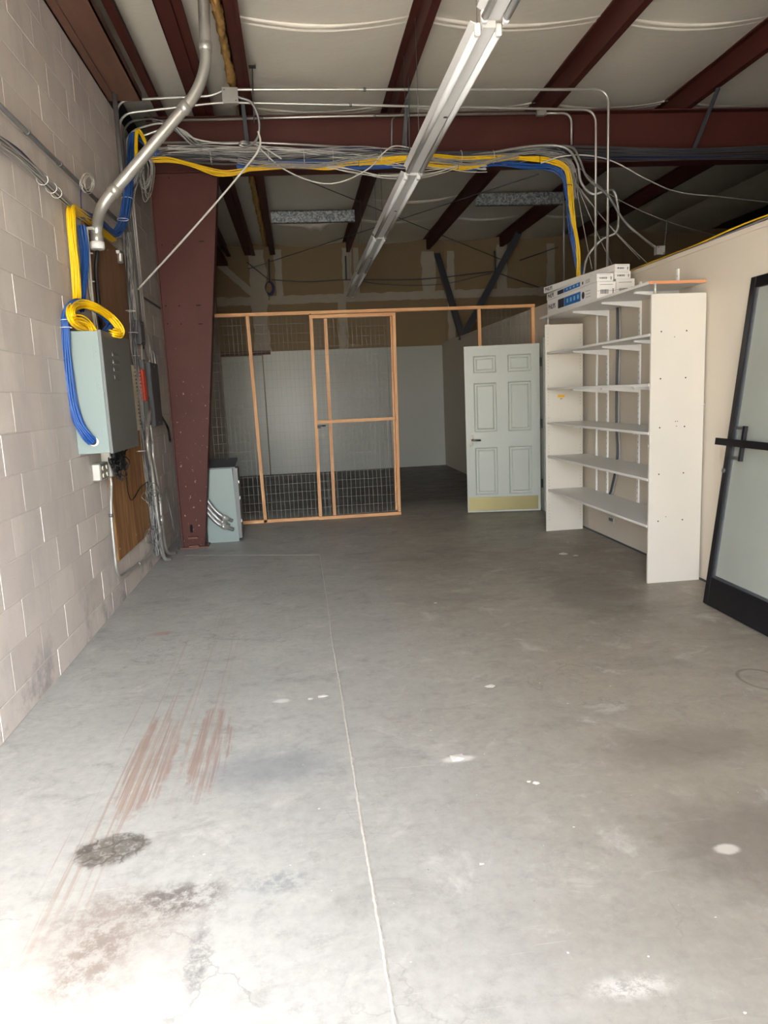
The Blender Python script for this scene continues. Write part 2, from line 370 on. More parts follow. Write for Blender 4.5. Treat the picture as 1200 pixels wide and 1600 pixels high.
# floor: base slab and the older left slab, with the grout joint between them
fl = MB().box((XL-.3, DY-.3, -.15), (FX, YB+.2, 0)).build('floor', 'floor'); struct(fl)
crk = [at(500, 868, z=0), at(506, 905, z=0), at(513, 950, z=0), at(517, 985, z=0), at(526, 1040, z=0), at(531, 1068, z=0), at(541, 1130, z=0), at(552, 1200, z=0), at(566, 1290, z=0), at(578, 1360, z=0), at(592, 1440, z=0), at(605, 1520, z=0), at(618, 1600, z=0)]
crk.append(crk[-1]+(crk[-1]-crk[-2])*4)
cp = cr(crk, 14); rnd = random.Random(3); mb = MB(); vs = []
for i, p in enumerate(cp):
    w = .0025+.003*rnd.random()+(.002 if p.y < 4 else 0); j = (rnd.random()-.5)*.003
    vs += [(p.x-w+j, p.y, .0006), (p.x+j, p.y, .003+.002*rnd.random()), (p.x+w+j, p.y, .0006)]
mb.add(vs, [(i*3+a, i*3+a+1, i*3+a+4, i*3+a+3) for i in range(len(cp)-1) for a in (0, 1)]); mb.build('grout_joint', 'crack', fl)
mb = MB()
for (a, b) in (((290, 868), (500, 867)), ((495, 814), (496, 842))):
    A, B = at(*a, z=0), at(*b, z=0); mb.bar(A+Vector((0, 0, .0008)), B+Vector((0, 0, .0008)), .004, .0015)
mb.build('slab_edge_line', 'crack', fl)
mb = MB(); rnd = random.Random(11)
def chip(mb, x, y, s):
    k = rnd.randint(5, 7); a0 = rnd.random()*6
    ps = [(x+s*(.5+rnd.random()*.6)*math.cos(a0+i*6.283/k), y+s*(.4+rnd.random()*.5)*math.sin(a0+i*6.283/k)) for i in range(k)]
    h = .0008+s*.12
    mb.add([(px_, py_, .0002) for px_, py_ in ps]+[(x, y, h)], [(i, (i+1) % k, k) for i in range(k)])
for i in range(150):
    x = rnd.uniform(-1.2, 2.7); y = 1.3+rnd.random()**1.5*6.5; chip(mb, x, y, rnd.choice((.002, .003, .004, .006)))
for (u, v, s) in ((838, 1223, .02), (826, 1221, .012), (765, 1072, .03), (716, 1185, .05), (880, 865, .06), (900, 868, .04), (505, 1088, .03), (485, 1092, .02), (680, 942, .02), (752, 1350, .01)):
    p = at(u, v, z=0); chip(mb, p.x, p.y, s)
o = mb.build('plaster_crumbs', 'debris'); o['kind'] = 'stuff'; tag(o, 'white plaster and paint crumbs scattered on the concrete floor', 'debris')
# wall left : mortar core with single blocks, top at 4.02
wl = MB().box((XL-.2, DY, 0), (XL-.0018, YB+.1, 4.02)).build('wall_left', 'mortar'); struct(wl)
BW, BH, JT = .4064, .2032, .007
def block_mesh(h):
    w = BW-JT; c = .0015; d = .010
    outer = [(0, 0), (w, 0), (w, h), (0, h)]; inner = [(c, c), (w-c, c), (w-c, h-c), (c, h-c)]
    vs = [(-d, y, z) for y, z in outer]+[(-.001, y, z) for y, z in outer]+[(0, y, z) for y, z in inner]
    fs = [(8, 9, 10, 11)]+[(4+i, 4+(i+1) % 4, 8+(i+1) % 4, 8+i) for i in range(4)]+[(i, (i+1) % 4, 4+(i+1) % 4, 4+i) for i in range(4)]
    return vs, fs
bm_full = MB().add(*block_mesh(BH-JT)).mesh('block', M['block']); bm_low = MB().add(*block_mesh(.158-JT)).mesh('block', M['block'])
rest = MB(); nb = 0
for k in range(21):
    z0 = 0 if k == 0 else .158+BH*(k-1); z1 = .158+BH*k
    if z0 > 3.95: break
    h = .158-JT if k == 0 else BH-JT
    off = 3.873 if k % 2 == 1 else 3.676
    j = int((DY-off)/BW)-1
    while True:
        y = off+BW*j; j += 1
        if y > YB: break
        if y+BW < DY+.05: continue
        if z0+h > 4.0: h = 4.015-z0
        # course k occupies z0..z0+h; a block starts at joint y
        if 3.0 < y < 8.0 and nb < 300 and abs(h-(BH-JT if k else .158-JT)) < 1e-6:
            o = bpy.data.objects.new('block', bm_full if k else bm_low); COL.objects.link(o); o.parent = wl
            o.location = (XL+.0005*random.Random(k*99+j).uniform(-3, 3), y+JT/2, z0+JT/2); nb += 1
        else:
            v_, f_ = block_mesh(h); ww = 1
            y2 = min(y+BW, YB)-y
            rest.add([(a+XL, y+JT/2+min(b, y2-JT), c+z0+JT/2) for a, b, c in v_], f_)
o = rest.build('block_courses', 'block', wl); o['kind'] = 'stuff'
MB().box((XL-.2, DY, 4.02), (XL-.08, YB+.1, 4.62)).build('leak_filler', 'dark_room', wl)  # filler box added above the wall to block a sky light leak
# wall right with door opening (8.47 .. 9.36 beyond the open door)
wr = sempty('wall_right')
mb = MB(); T = .12
mb.box((XR, 3.3, 0), (XR+T, 7.52, WT)); mb.box((XR, 8.42, 0), (XR+T, YB, WT)); mb.box((XR, 7.52, 2.03), (XR+T, 8.42, WT))
mb.build('drywall', 'drywall', wr)
MB().box((XR-.006, 3.3, WT-.03), (XR+T+.006, YB, WT+.004)).build('top_cap', 'drywall', wr)
MB().box((XR+T, 7.3, 0), (XR+T+1.5, 8.6, WT)).build('closet_dark', 'dark_room', wr)  # solid dark block stands for the unlit closet behind the doorway
MB().box((XR-.012, 3.3, .0), (XR, 7.5, .012)).build('shadow_gap_strip', 'dark_grey', wr)  # dark solid strip drawn in for shade along the wall foot
# front wall with roll-up opening, wall beyond, added end wall against stray light
wf = MB(); t = .2
wf.box((XL-.2, DY-t, 0), (DX0, DY, 4.6)); wf.box((DX1, DY-t, 0), (FX, DY, 4.6)); wf.box((DX0, DY-t, DZ), (DX1, DY, 4.6))
struct(wf.build('wall_front', 'block'))
struct(MB().box((FX, DY-.2, 0), (FX+.15, YB+.2, 4.8)).build('wall_blocker', 'dark_room'))  # added to keep world light out; dark tone stands for unlit space
struct(MB().box((XR+T, 3.3, 0), (FX, 3.42, WT)).build('wall_office', 'drywall'))
struct(MB().box((XR+T, 3.3, WT-.02), (FX, YB, WT)).build('side_deck_1', 'dark_room'))  # unseen deck closing the top of the side rooms
# wall back: core, white lower panels, tan upper panels, taped joints
wb = MB().box((XL-.2, YB+.02, 0), (FX, YB+.2, 4.8)).build('wall_back', 'kraft'); struct(wb)
for (x0, x1, z1) in ((-1.40, -.62, 2.33), (-.60, .62, 2.40), (.625, 1.84, 2.40), (1.845, 2.95, 2.40)):
    MB().box((x0, YB, 0), (x1, YB+.02, z1), .002).build('wall_panel', 'drywall_b', wb)
xs = [-1.40, -.60, .60, 1.82, 3.04, 4.26, 5.48, 6.70, 7.9, 9.0]
for i in range(len(xs)-1):
    for (z0, z1) in ((2.41, 3.36), (3.365, 4.42)):
        zz = (2.34 if i == 0 and z0 < 3 else z0)
        MB().box((xs[i]+.002, YB+.004, zz), (xs[i+1]-.002, YB+.02, z1)).build('gypsum_panel', 'kraft', wb)
def tape(x0, z0, x1, z1, w, seed):
    rnd = random.Random(seed); a, b = Vector((x0, 0, z0)), Vector((x1, 0, z1)); d = (b-a); L = d.length; d /= L; n = Vector((-d.z, 0, d.x))
    k = max(4, int(L/.06)); vs = []
    for i in range(k+1):
        p = a+d*L*i/k; wl_, wr_ = w/2*(1+.35*noise.noise(Vector((i*.35, seed*3.1, 0)))+.1*rnd.random()), w/2*(1+.35*noise.noise(Vector((i*.35, seed*3.1, 9)))+.1*rnd.random())
        vs += [(p.x-n.x*wl_, YB+.0035, p.z-n.z*wl_), (p.x, YB+.0005, p.z), (p.x+n.x*wr_, YB+.0035, p.z+n.z*wr_)]
    MB().add(vs, [(i*3+q, i*3+q+1, i*3+q+4, i*3+q+3) for i in range(k) for q in (0, 1)], True).build('joint_tape', 'compound', wb)
tape(-1.40, 3.36, 8.5, 3.40, .15, 1)
for i, (x, z0, z1, w) in enumerate(((-.60, 2.34, 4.3, .30), (-.2, 3.4, 4.3, .14), (1.12, 3.4, 4.3, .17), (.98, 2.4, 3.35, .15), (1.30, 3.4, 4.3, .10), (2.72, 3.4, 4.2, .26), (3.16, 2.5, 4.2, .14), (4.2, 3.4, 4.3, .2), (5.2, 2.45, 4.3, .16))):
    tape(x, z0, x+.01, z1, w, i+5)
tape(-1.3, 4.05, -.72, 3.5, .12, 33)
MB().box((-1.40, YB-.012, 2.345), (-.45, YB, 2.42)).build('brown_lath', 'rust', wb)  # brown lath across the top of the lower left panel
# yard outside
o = MB().box((-14, -16, -.2), (14, DY-.2, -.02)).build('ground', 'asphalt'); struct(o)
# ceiling deck and insulation bays
cl = MB().box((XL-.3, DY-.3, ZR+.12), (FX+.2, YB+.3, ZR+.2)).build('ceiling', 'dark_room'); struct(cl); cl.rotation_euler = (0, 0, 0)
PX = [-1.30, -1.14, -.68, -.335, 1.125, 2.695, 4.16, 5.6, 7.1, 8.6]
def bay(x0, x1, seed):
    nx = 12 if x1-x0 > .6 else 5; ny = 110; vs = []
    for j in range(ny+1):
        y = DY+(YB-DY)*j/ny
        for i in range(nx+1):
            t = i/nx; x = x0+(x1-x0)*t; sag = .075*math.sin(math.pi*t)**.8*min(1, (x1-x0)/1.4)
            z = ZR+.012-sag+slope(x)+.010*noise.noise(Vector((x*2.1, y*2.4, seed)))+.004*noise.noise(Vector((x*5, y*9, seed)))
            vs.append((x, y, z))
    w = nx+1
    MB().add(vs, [(j*w+i, j*w+i+1, (j+1)*w+i+1, (j+1)*w+i) for j in range(ny) for i in range(nx)], True).build('insulation_blanket', 'insul', cl)
for i in range(len(PX)-1): bay(PX[i], PX[i+1], i*3.3)
bay(XL-.1, PX[0], 40)
def seam(x0, x1, y, sk=0, tear=False):
    n = 26
    for dy, h in ((0, .022), (.085, .014)):
        vs = []; rnd = random.Random(int(y*10+x0*7))
        for i in range(n+1):
            t = i/n; x = x0+.02+(x1-x0-.04)*t; z = ZR+.008-.075*math.sin(math.pi*t)**.8*min(1, (x1-x0)/1.4)+slope(x)
            hh = h*(.7+.5*math.sin(t*5+y))+(.10*max(0, 1-abs(t-.62)*12)+.09*max(0, 1-abs(t-.5)*12) if tear else 0)
            yy = y+dy+sk*t
            vs += [(x, yy, z), (x, yy+.006, z-hh), (x, yy+.03, z-.002)]
        MB().add(vs, [(i*3+q, i*3+q+1, i*3+q+4, i*3+q+3) for i in range(n) for q in (0, 1)], True).build('seam_tab', 'insul', cl)
for i in (3, 4, 5, 6):
    for y in (2.6, 4.4, 6.15, 7.9, 9.75, 12.75): seam(PX[i]+.03, PX[i+1], y, 0, tear=(i == 3 and y > 12))
seam(PX[4]+.03, PX[5], 11.45); seam(PX[7]+.03, PX[8], 6.15)
# ------------------------------------------------------------------ steel
def zpurlin(x, y0, y1, dirn=1, name='roof_purlin', h=.2, f=.065, t=.009, mat='primer', dz=0):
    zt = ZR-.0+slope(x)+dz; zb = zt-h; mb = MB()
    poly = [(0, zb), (f, zb), (f, zb+.02), (f-t, zb+.02), (f-t, zb+t), (t, zb+t), (t, zt), (-f, zt), (-f, zt-.02), (-f+t, zt-.02), (-f+t, zt-t), (0, zt-t)]
    return mb.prism(poly, y0, y1, lambda a, b, c: (x+a*dirn, c, b))
plabels = {3: 'red steel roof purlin with frayed yellow insulation along its left side', 4: 'red steel roof purlin running just left of the white strip lights',
           5: 'deep red steel roof purlin above the white shelf unit', 6: 'red steel roof purlin over the dark space right of the shelf wall',
           7: 'far right roof purlin above the unlit side room', 1: 'narrow red roof purlin second from the block wall', 2: 'wide doubled red roof purlin crossed by the big bent conduit'}
for i in (1, 2, 3, 4, 5, 6, 7):
    o = zpurlin(PX[i], DY, YB-.01, name='roof_purlin')
    if i == 2:
        o.box((PX[i]-.13, DY, ZR-.2), (PX[i]-.01, YB-.01, ZR-.191)); o.box((PX[i]-.13, DY, ZR-.2), (PX[i]-.122, YB-.01, ZR))
    if i == 3: o.box((PX[i]-.002, DY, ZR-.2), (PX[i]+.10, YB-.01, ZR-.191))
    tag(o.build('roof_purlin', 'primer'), plabels[i], 'purlin', 'red purlins under the roof')
# rim beam on top of the block wall
mb = MB(); mb.box((XL, DY, 4.02), (-1.14, 6.78, 4.032)); mb.box((XL, DY, 4.02), (XL+.012, 6.78, 4.3)); mb.box((-1.152, DY, 4.02), (-1.14, 6.78, 4.09))
mb.box((-1.36, DY, 4.008), (-1.345, 6.78, 4.02))
tag(mb.build('eave_beam', 'rust'), 'dusty brown steel beam lying along the top of the block wall', 'beam')
mb = MB(); mb.box((XL, 7.75, 4.02), (-1.14, YB, 4.032)); mb.box((-1.152, 7.75, 4.02), (-1.14, YB, 4.09))
tag(mb.build('eave_beam', 'primer'), 'dark steel beam on the block wall beyond the main roof beam', 'beam')
# main rafter (I section) x -1.26..FX
YR = 7.62
def rz(x): return 4.178+slope(x)
mb = MB()
for (y0, y1, o0, o1) in ((YR-.004, YR+.004, -.5, 0), (YR-.09, YR+.09, -.012, 0), (YR-.09, YR+.09, -.5, -.488)):
    xa, xb = -1.26, FX
    vs = [(x, y, rz(x)+o) for x in (xa, xb) for y in (y0, y1) for o in (o0, o1)]
    mb.add(vs, [(0, 1, 3, 2), (4, 6, 7, 5), (0, 4, 5, 1), (2, 3, 7, 6), (0, 2, 6, 4), (1, 5, 7, 3)])
raf = tag(mb.build('roof_beam', 'primer'), 'large red steel roof beam spanning the room on top of the column', 'beam')
# tapered column
col = thing('steel_column', 'tapered dark red steel column beside the block wall', 'column', (-1.15, YR, 0))
mb = MB(); ztop = 3.67
def cx(z): return -1.055+(.42)*(z/ztop)
mb.add([(-1.255, YR-.06, 0), (cx(0), YR-.06, 0), (cx(ztop), YR-.06, ztop), (-1.255, YR-.06, ztop), (-1.255, YR-.05, 0), (cx(0), YR-.05, 0), (cx(ztop), YR-.05, ztop), (-1.255, YR-.05, ztop)],
       [(0, 1, 2, 3), (7, 6, 5, 4), (0, 4, 5, 1), (1, 5, 6, 2), (2, 6, 7, 3), (3, 7, 4, 0)]); mb.build('web', 'primer', col)
MB().box((-1.268, YR-.09, 0), (-1.255, YR+.09, ztop)).build('outer_flange', 'primer', col)
mb = MB(); vs = [(cx(z)+dx, y, z) for z in (0, ztop) for dx in (0, .012) for y in (YR-.09, YR+.09)]
mb.add(vs, [(0, 1, 3, 2), (4, 6, 7, 5), (0, 4, 5, 1), (2, 3, 7, 6), (0, 2, 6, 4), (1, 5, 7, 3)]); mb.build('inner_flange', 'primer', col)
MB().box((-1.28, YR-.11, 0), (cx(0)+.05, YR+.11, .014), .002).build('base_plate', 'rust', col)
for (u, v, w, h) in ((315, 377, .05, .012), (310, 477, .045, .012), (313, 506, .045, .01), (299, 826, .028, .085)):
    p = at(u, v, y=YR-.0615); k = []
    for i in range(16):
        a = i*math.tau/16; k.append((p.x+math.copysign(abs(math.cos(a))**.5, math.cos(a))*w/2, p.z+math.copysign(abs(math.sin(a))**.5, math.sin(a))*h/2))
    MB().prism(k, YR-.0612, YR-.058, lambda a, b, c: (a, c, b)).build('slot', 'void', col)
for (u, v) in ((253, 383), (272, 383), (259, 478), (280, 478), (262, 506), (283, 506), (242, 278), (264, 278)):
    p = at(u, v, y=YR-.0615); MB().prism([(p.x+.008*math.cos(i*math.tau/8), p.z+.008*math.sin(i*math.tau/8)) for i in range(8)], YR-.0612, YR-.058, lambda a, b, c: (a, c, b)).build('bolt_hole', 'void', col)
for z in (.03, .12): MB().box((-1.20, YR-.105, z-.02), (-1.10, YR-.065, z)).build('anchor_clip', 'rust', col)
# flange braces from purlins to the beam
for k, (a, b, lab) in enumerate((((378, 150), (388, 238), 'dark steel brace dropping from purlin to beam near the junction box'), ((636, 155), (630, 244), 'dark steel brace dropping from purlin to beam beside the strip lights'), ((1122, 137), (1082, 238), 'grey angled steel brace below the right roof beam end'))):
    A = at(*a, z=4.2); B = at(*b, y=7.46)
    mb = MB().bar(A, B, .035, .006); mb.bar(A+Vector((.015, .0, 0)), B+Vector((.015, 0, 0)), .005, .035)
    tag(mb.build('flange_brace', 'dark_grey'), lab, 'brace', 'braces between purlins and beam')
for (a, b, lab) in (((394, 104), (397, 192), 'thin threaded rod hanging left of the first seam by the junction box'), ((638, 98), (640, 240), 'thin threaded rod hanging beside the strip lights')):
    A = at(*a, z=4.32); t = thing('threaded_rod', lab, 'rod', A)
    MB().tube([A, at(*b, y=A.y)], .005, 6).build('rod', 'dark_grey', t); MB().box((A.x-.03, A.y-.03, A.z-.004), (A.x+.03, A.y+.03, A.z)).build('washer_plate', 'dark_grey', t)
tag(MB().bar(at(223, 464, x=-1.405), at(254, 484, x=-1.405), .02, .012).build('wall_bar', 'dark_grey'), 'dark flat bar fixed on the block wall left of the column', 'bar')
# second far rafter at the right dark side / braces at the back
for a, b, lab in (((683, 396, 14.3), (724, 530, 12.9), 'dark steel strut slanting down behind the cage, left one of the pair'), ((812, 362, 13.4), (722, 530, 12.9), 'dark steel strut slanting down behind the cage, right one of the pair')):
    A = at(a[0], a[1], y=a[2]); B = at(b[0], b[1], y=b[2])
    mb = MB().bar(A, B, .11, .01, up=(0, 1, .2)); mb.bar(A+Vector((-.05, .03, 0)), B+Vector((-.05, .03, 0)), .01, .07, up=(0, 1, .2))
    tag(mb.build('wall_strut', 'dark_grey'), lab, 'brace', 'struts meeting on the wall top')
# sheet metal strips on the ceiling
for (x0, x1, y, lab) in ((PX[3]+.12, PX[4]-.06, 11.75, 'spangled galvanised strip across the ceiling bay left of the strip lights'), (PX[5]+.08, PX[6]-.06, 10.9, 'dim galvanised strip across the ceiling bay above the white door')):
    mb = MB().box((x0, y, 4.14), (x1, y+.006, 4.32)); mb.box((x0, y, 4.14), (x1, y+.05, 4.148)); mb.box((x0, y, 4.31), (x1, y+.05, 4.318))
    tag(mb.build('ceiling_channel', 'spangle'), lab, 'metal channel')
# rods of the roof bracing
def rod(pts, r, name, lab, mat='dark_grey', cat='rod', group=None, sag=False):
    return tag(MB().tube(cr(pts, 6) if sag else pts, r, 6).build(name, mat), lab, cat, group)
rod([at(430, 262, z=4.12), at(782, 405, y=14.5)], .006, 'brace_rod', 'black bracing rod running down to the right below the rear ceiling', group='bracing rods')
rod([at(388, 420, y=14.5), at(842, 272, z=4.10)], .006, 'brace_rod', 'black bracing rod rising to the right below the rear ceiling', group='bracing rods')
rod([at(812, 407, y=14.565), at(872, 386, y=14.2)], .008, 'brace_rod', 'short black bracing rod in front of the right tan wall', group='bracing rods')
rod([at(424, 437, y=14.3), at(480, 440, y=14.3), at(541, 437, y=14.3), at(660, 436, y=14.3), at(771, 424, y=14.3)], .009, 'hanging_cable', 'thin black cable slung level across the tan rear wall', cat='cable', sag=True)
rod([at(548, 437, y=14.25), at(610, 445, y=14.25), at(690, 444, y=14.25), at(768, 427, y=14.25)], .006, 'hanging_cable', 'lower sagging black cable across the tan rear wall', cat='cable', sag=True)
rod([at(771, 424, y=14.3), at(842, 449, y=14.3)], .009, 'hanging_cable', 'thin black cable falling right from the struts', cat='cable')
rod([at(386, 410, y=14.57), at(420, 437, y=14.3)], .008, 'hanging_cable', 'short thin black cable above the blue coil', cat='cable')
for u, v0, v1, lab in ((421, 405, 440, 'black hanger pole holding the blue cable coil'), (541, 400, 438, 'black hanger pole under the purlin end by the strip light'), (774, 392, 424, 'black hanger pole near the right strut')):
    rod([at(u-1, v0, y=14.3), at(u, v1, y=14.3)], .016, 'hanger_pole', lab, cat='rod', group='hanger poles at the rear wall')
c = at(420, 450, y=14.2)
t = thing('cable_coil', 'small coil of blue cable hanging high on the rear wall', 'cable coil', c)
for k in range(7):
    R = .085+.004*k; MB().tube([c+Vector((R*.75*math.cos(a)+.004*k, .01*k-.03, R*1.15*math.sin(a))) for a in [i*math.tau/24 for i in range(25)]], .006, 5, False).build('cable_loop', 'navy', t)
MB().tube([c+Vector((0, 0, -.09)), c+Vector((-.01, 0, -.22))], .005, 5).build('cable_tail', 'black', t)
# frayed wool strip along purlin 4
mb = MB(); rnd = random.Random(5); n = 420; vs = []
for i in range(n+1):
    y = 3+10.8*i/n; g = .7+.45*noise.noise(Vector((y*3, 1, 2)))+.35*rnd.random()
    if 7.35 < y < 7.9: g = .2
    for a in range(9):
        th = a*math.tau/9; R = .034*g*(.6+.8*rnd.random()); vs.append((PX[3]-.055+R*math.cos(th), y, 4.27+slope(0)+R*1.7*math.sin(th)-.02*g))
mb.add(vs, [(i*9+a, i*9+(a+1) % 9, (i+1)*9+(a+1) % 9, (i+1)*9+a) for i in range(n) for a in range(9)], True)
o = mb.build('mineral_wool_strip', 'foam'); o['kind'] = 'stuff'; tag(o, 'ragged yellow brown insulation strip hanging beside a roof purlin', 'insulation')
# ------------------------------------------------------------------ strip lights
FXC = 1.10; FZ = 3.32
ys = [1.45+2.515*k for k in range(5)]
flab = ['nearest white twin tube strip light under the roof', 'second white twin tube strip light, in front of the roof beam', 'third white twin tube strip light, just beyond the roof beam', 'fourth white twin tube strip light toward the rear wall', 'farthest white twin tube strip light ending at the rear wall']
for k, y0 in enumerate(ys):
    L = 2.44
    t = thing('strip_light', flab[k], 'ceiling light', (FXC, y0, FZ), 'row of strip lights')
    poly = [(-.034, 0), (.034, 0), (.034, .045), (.02, .06), (-.02, .06), (-.034, .045)]
    MB().prism(poly, y0, y0+L, lambda a, b, c: (FXC+a, c, FZ+b)).build('housing', 'white_met', t)
    for s in (-1, 1):
        mb = MB(); mb.prism([(s*.036, .012), (s*.092, .044), (s*.092, .048), (s*.036, .018)], y0+.03, y0+L-.03, lambda a, b, c: (FXC+a, c, FZ+b)); mb.build('reflector', 'white_met', t)
        MB().tube([(FXC+s*.056, y0+.05, FZ-.006), (FXC+s*.056, y0+L-.05, FZ-.006)], .019, 10).build('fluorescent_tube', 'tube', t)
        for e in (0, 1):
            ye = y0+.03 if e == 0 else y0+L-.03
            mb = MB(); mb.box((FXC+s*.056-.016, ye-.018, FZ-.03), (FXC+s*.056+.016, ye+.018, FZ+.03), .006); mb.build('lamp_socket', 'white_met', t)
    MB().box((FXC+.006, y0+L*.5-.02, FZ-.003), (FXC+.03, y0+L*.5+.0, FZ+.002)).build('knockout', 'black', t)
    for yy in (y0+.25, y0+L-.3):
        MB().tube([(FXC, yy, FZ+.06), (FXC, yy, ZR-.03)], .0025, 5).build('hanger_wire', 'galv_dark', t)
# ------------------------------------------------------------------ conduits and cables
def conduit(pts, r, lab, straps=(), name='conduit', mat='galv', group=None, rb=.12, n=6, couplings=()):
    P = bend(pts, rb, n); t = thing(name, lab, 'conduit', P[0], group)
    MB().tube(P, r, 10).build('pipe', mat, t)
    for (a, b, f) in straps:
        A = Vector(pts[a]).lerp(Vector(pts[b]), f); d = (Vector(pts[b])-Vector(pts[a])).normalized()
        MB().tube([A-d*.012, A+d*.012], r+.005, 10).build('strap', 'galv_dark', t)
    for (a, b, f) in couplings:
        A = Vector(pts[a]).lerp(Vector(pts[b]), f); d = (Vector(pts[b])-Vector(pts[a])).normalized()
        MB().tube([A-d*.03, A-d*.028, A+d*.028, A+d*.03], [r, r+.006, r+.006, r], 12).build('coupling', 'galv', t)
    return t
# big bent service conduit
t = conduit([at(314, -120, y=5.62), at(322, 105, y=5.52), at(306, 148, y=5.5), at(158, 322, y=5.46), at(151, 352, x=-1.33), at(152, 384, x=-1.34)], .039,
            'thick bent galvanised service conduit rising from the plywood to the roof', rb=.16, n=9, couplings=((0, 1, .86), (2, 3, .12), (2, 3, .86), (4, 5, .65)))
p = at(152, 383, x=-1.34); MB().tube([p+Vector((0, 0, .02)), p+Vector((0, 0, -.012)), p+Vector((0, 0, -.03))], [.05, .052, .046], 14).build('bushing', 'white_met', t)
MB().box((-1.42, p.y-.07, p.z+.09), (-1.34, p.y+.07, p.z+.11)).build('pipe_clamp', 'galv', t)
t = thing('power_cable', 'thick black cable dropping from the big conduit into the grey cabinet', 'cable', p)
MB().tube(cr([p, at(152, 396, x=-1.36), at(150, 420, x=-1.385), at(153, 460, x=-1.385), at(157, 500, x=-1.385), at(160, 520, x=-1.36)], 8), .014, 8).build('sheath', 'black', t)
# two runs along the block wall
conduit([at(-40, 126, x=-1.39), at(181, 342, x=-1.39), at(196, 356, x=-1.39)], .013, 'upper thin steel conduit running along the block wall', straps=((0, 1, .25), (0, 1, .46), (0, 1, .79)), mat='galv_dark')
t = thing('cable_bundle', 'flat grey and blue cable bundle running along the block wall', 'cable bundle', at(0, 223, x=-1.39))
bp = [at(-30, 205, x=-1.39), at(0, 223, x=-1.385), at(30, 243, x=-1.38), at(60, 272, x=-1.375), at(90, 303, x=-1.38), at(113, 324, x=-1.385)]
bundle(t, 'cable', bp, 'grey_cab', 9, .020, .0055, 1); bundle(t, 'cable', [q+Vector((.0, 0, .022)) for q in bp[:4]], 'navy', 4, .010, .005, 2)
for (u, v) in ((66, 280), (80, 293), (88, 301)): ring(t, at(u, v, x=-1.38), (0, 1, 0), .032)
# corner conduits: up the wall, over, along the beam and down behind the boxes
YA = 6.86
clabs = ['outermost conduit of the corner rack, top run above the beam', 'second conduit of the corner rack, running just under the top one']
conduit([(-1.385, 6.93, 2.25), (-1.385, 6.90, 4.07), at(330, 150, y=YA), at(352, 140, y=YA), (3.01, YA, 4.15), (3.01, YA, WT+.005)], .012, clabs[0], straps=((0, 1, .7), (3, 4, .35)), rb=.13)
conduit([(-1.385, 7.02, 2.3), (-1.385, 6.98, 3.99), at(345, 160, y=7.05), (3.0, 7.12, 4.07), (3.0, 7.12, WT+.005)], .011, clabs[1], straps=((2, 3, .33), (2, 3, .6)), rb=.13)
conduit([at(238, 189, y=7.35), at(520, 182, y=7.38), at(838, 177, y=7.4)], .011, 'thin conduit fixed along the top edge of the roof beam', straps=((0, 1, .6), (1, 2, .2)))
t = conduit([at(850, 177, y=7.4), at(893, 177, y=7.42), at(893, 226, y=7.42)], .011, 'short conduit bending down in front of the roof beam at right', rb=.1)
conduit([at(612, 240, y=7.42), at(612, 180, y=7.42), at(650, 180, y=7.42)], .009, 'short conduit bend beside the strip lights on the beam face', rb=.08, mat='galv_dark')
conduit([at(254, 223, y=7.45), at(410, 223, y=7.45), at(560, 231, y=7.45)], .011, 'straight conduit low on the roof beam face above the cables', straps=((0, 1, .3),))
for i, (u0, yy, lab) in enumerate(((196, 7.11, 'third conduit of the corner rack, bending over behind the others'), (200, 7.20, 'fourth conduit of the corner rack, curving over to the beam'), (204, 7.29, 'innermost conduit of the corner rack beside the column'))):
    conduit([(-1.385, yy, 2.0-.02*i), (-1.385, yy, 3.97-.05*i), at(250+14*i, 192+5*i, y=7.3)+Vector((0, 0, .05)), at(300+10*i, 226+4*i, y=7.36)], .010, lab, rb=.15, mat='galv' if i else 'galv_dark')
conduit([(-1.33, 6.62, 4.16), (-1.33, 6.62, 3.3), (-1.33, 6.7, 2.95)], .02, 'stout short conduit hanging at the wall corner in front of the cables', mat='galv_dark')
conduit([at(187, 373, x=-1.38), at(188, 410, x=-1.38)], .022, 'short fat conduit stub strapped beside the plywood top', straps=((0, 1, .6),))
p = at(187.5, 395, x=-1.38); MB().box((-1.42, p.y-.05, p.z-.012), (-1.375, p.y+.05, p.z+.012)).build('pipe_clamp', 'white_met', [o for o in bpy.data.objects if o.get('label', '').startswith('short fat')][0])
conduit([(3.01, 8.0, 4.15), (3.01, 8.0, WT+.004)], .010, 'single thin conduit dropping behind the yellow and blue cables', mat='galv_dark')
# junction boxes on conduits
def jbox(c, sx, sy, sz, lab, name='junction_box', mat='galv', cover=True):
    t = thing(name, lab, 'electrical box', c)
    MB().box((c.x-sx/2, c.y-sy/2, c.z-sz/2), (c.x+sx/2, c.y+sy/2, c.z+sz/2), .004).build('body', mat, t)
    if cover:
        MB().box((c.x-sx/2-.003, c.y-sy/2-.004, c.z-sz/2-.003), (c.x+sx/2+.003, c.y-sy/2, c.z+sz/2+.003), .001).build('cover', mat, t)
        for a in (-1, 1): MB().tube([(c.x+a*sx*.36, c.y-sy/2-.007, c.z-a*sz*.36), (c.x+a*sx*.36, c.y-sy/2-.003, c.z-a*sz*.36)], .006, 8).build('screw', 'galv_dark', t)
    return t
jbox(at(360, 151, y=6.85), .13, .06, .12, 'square galvanised junction box on the conduits left of the ceiling bay')
jbox(at(845, 177, y=7.4), .09, .05, .05, 'small conduit box on the beam face right of the strip lights')
jbox(at(1030, 392, y=6.4), .07, .06, .07, 'small metal box resting on the right wall top with cables')
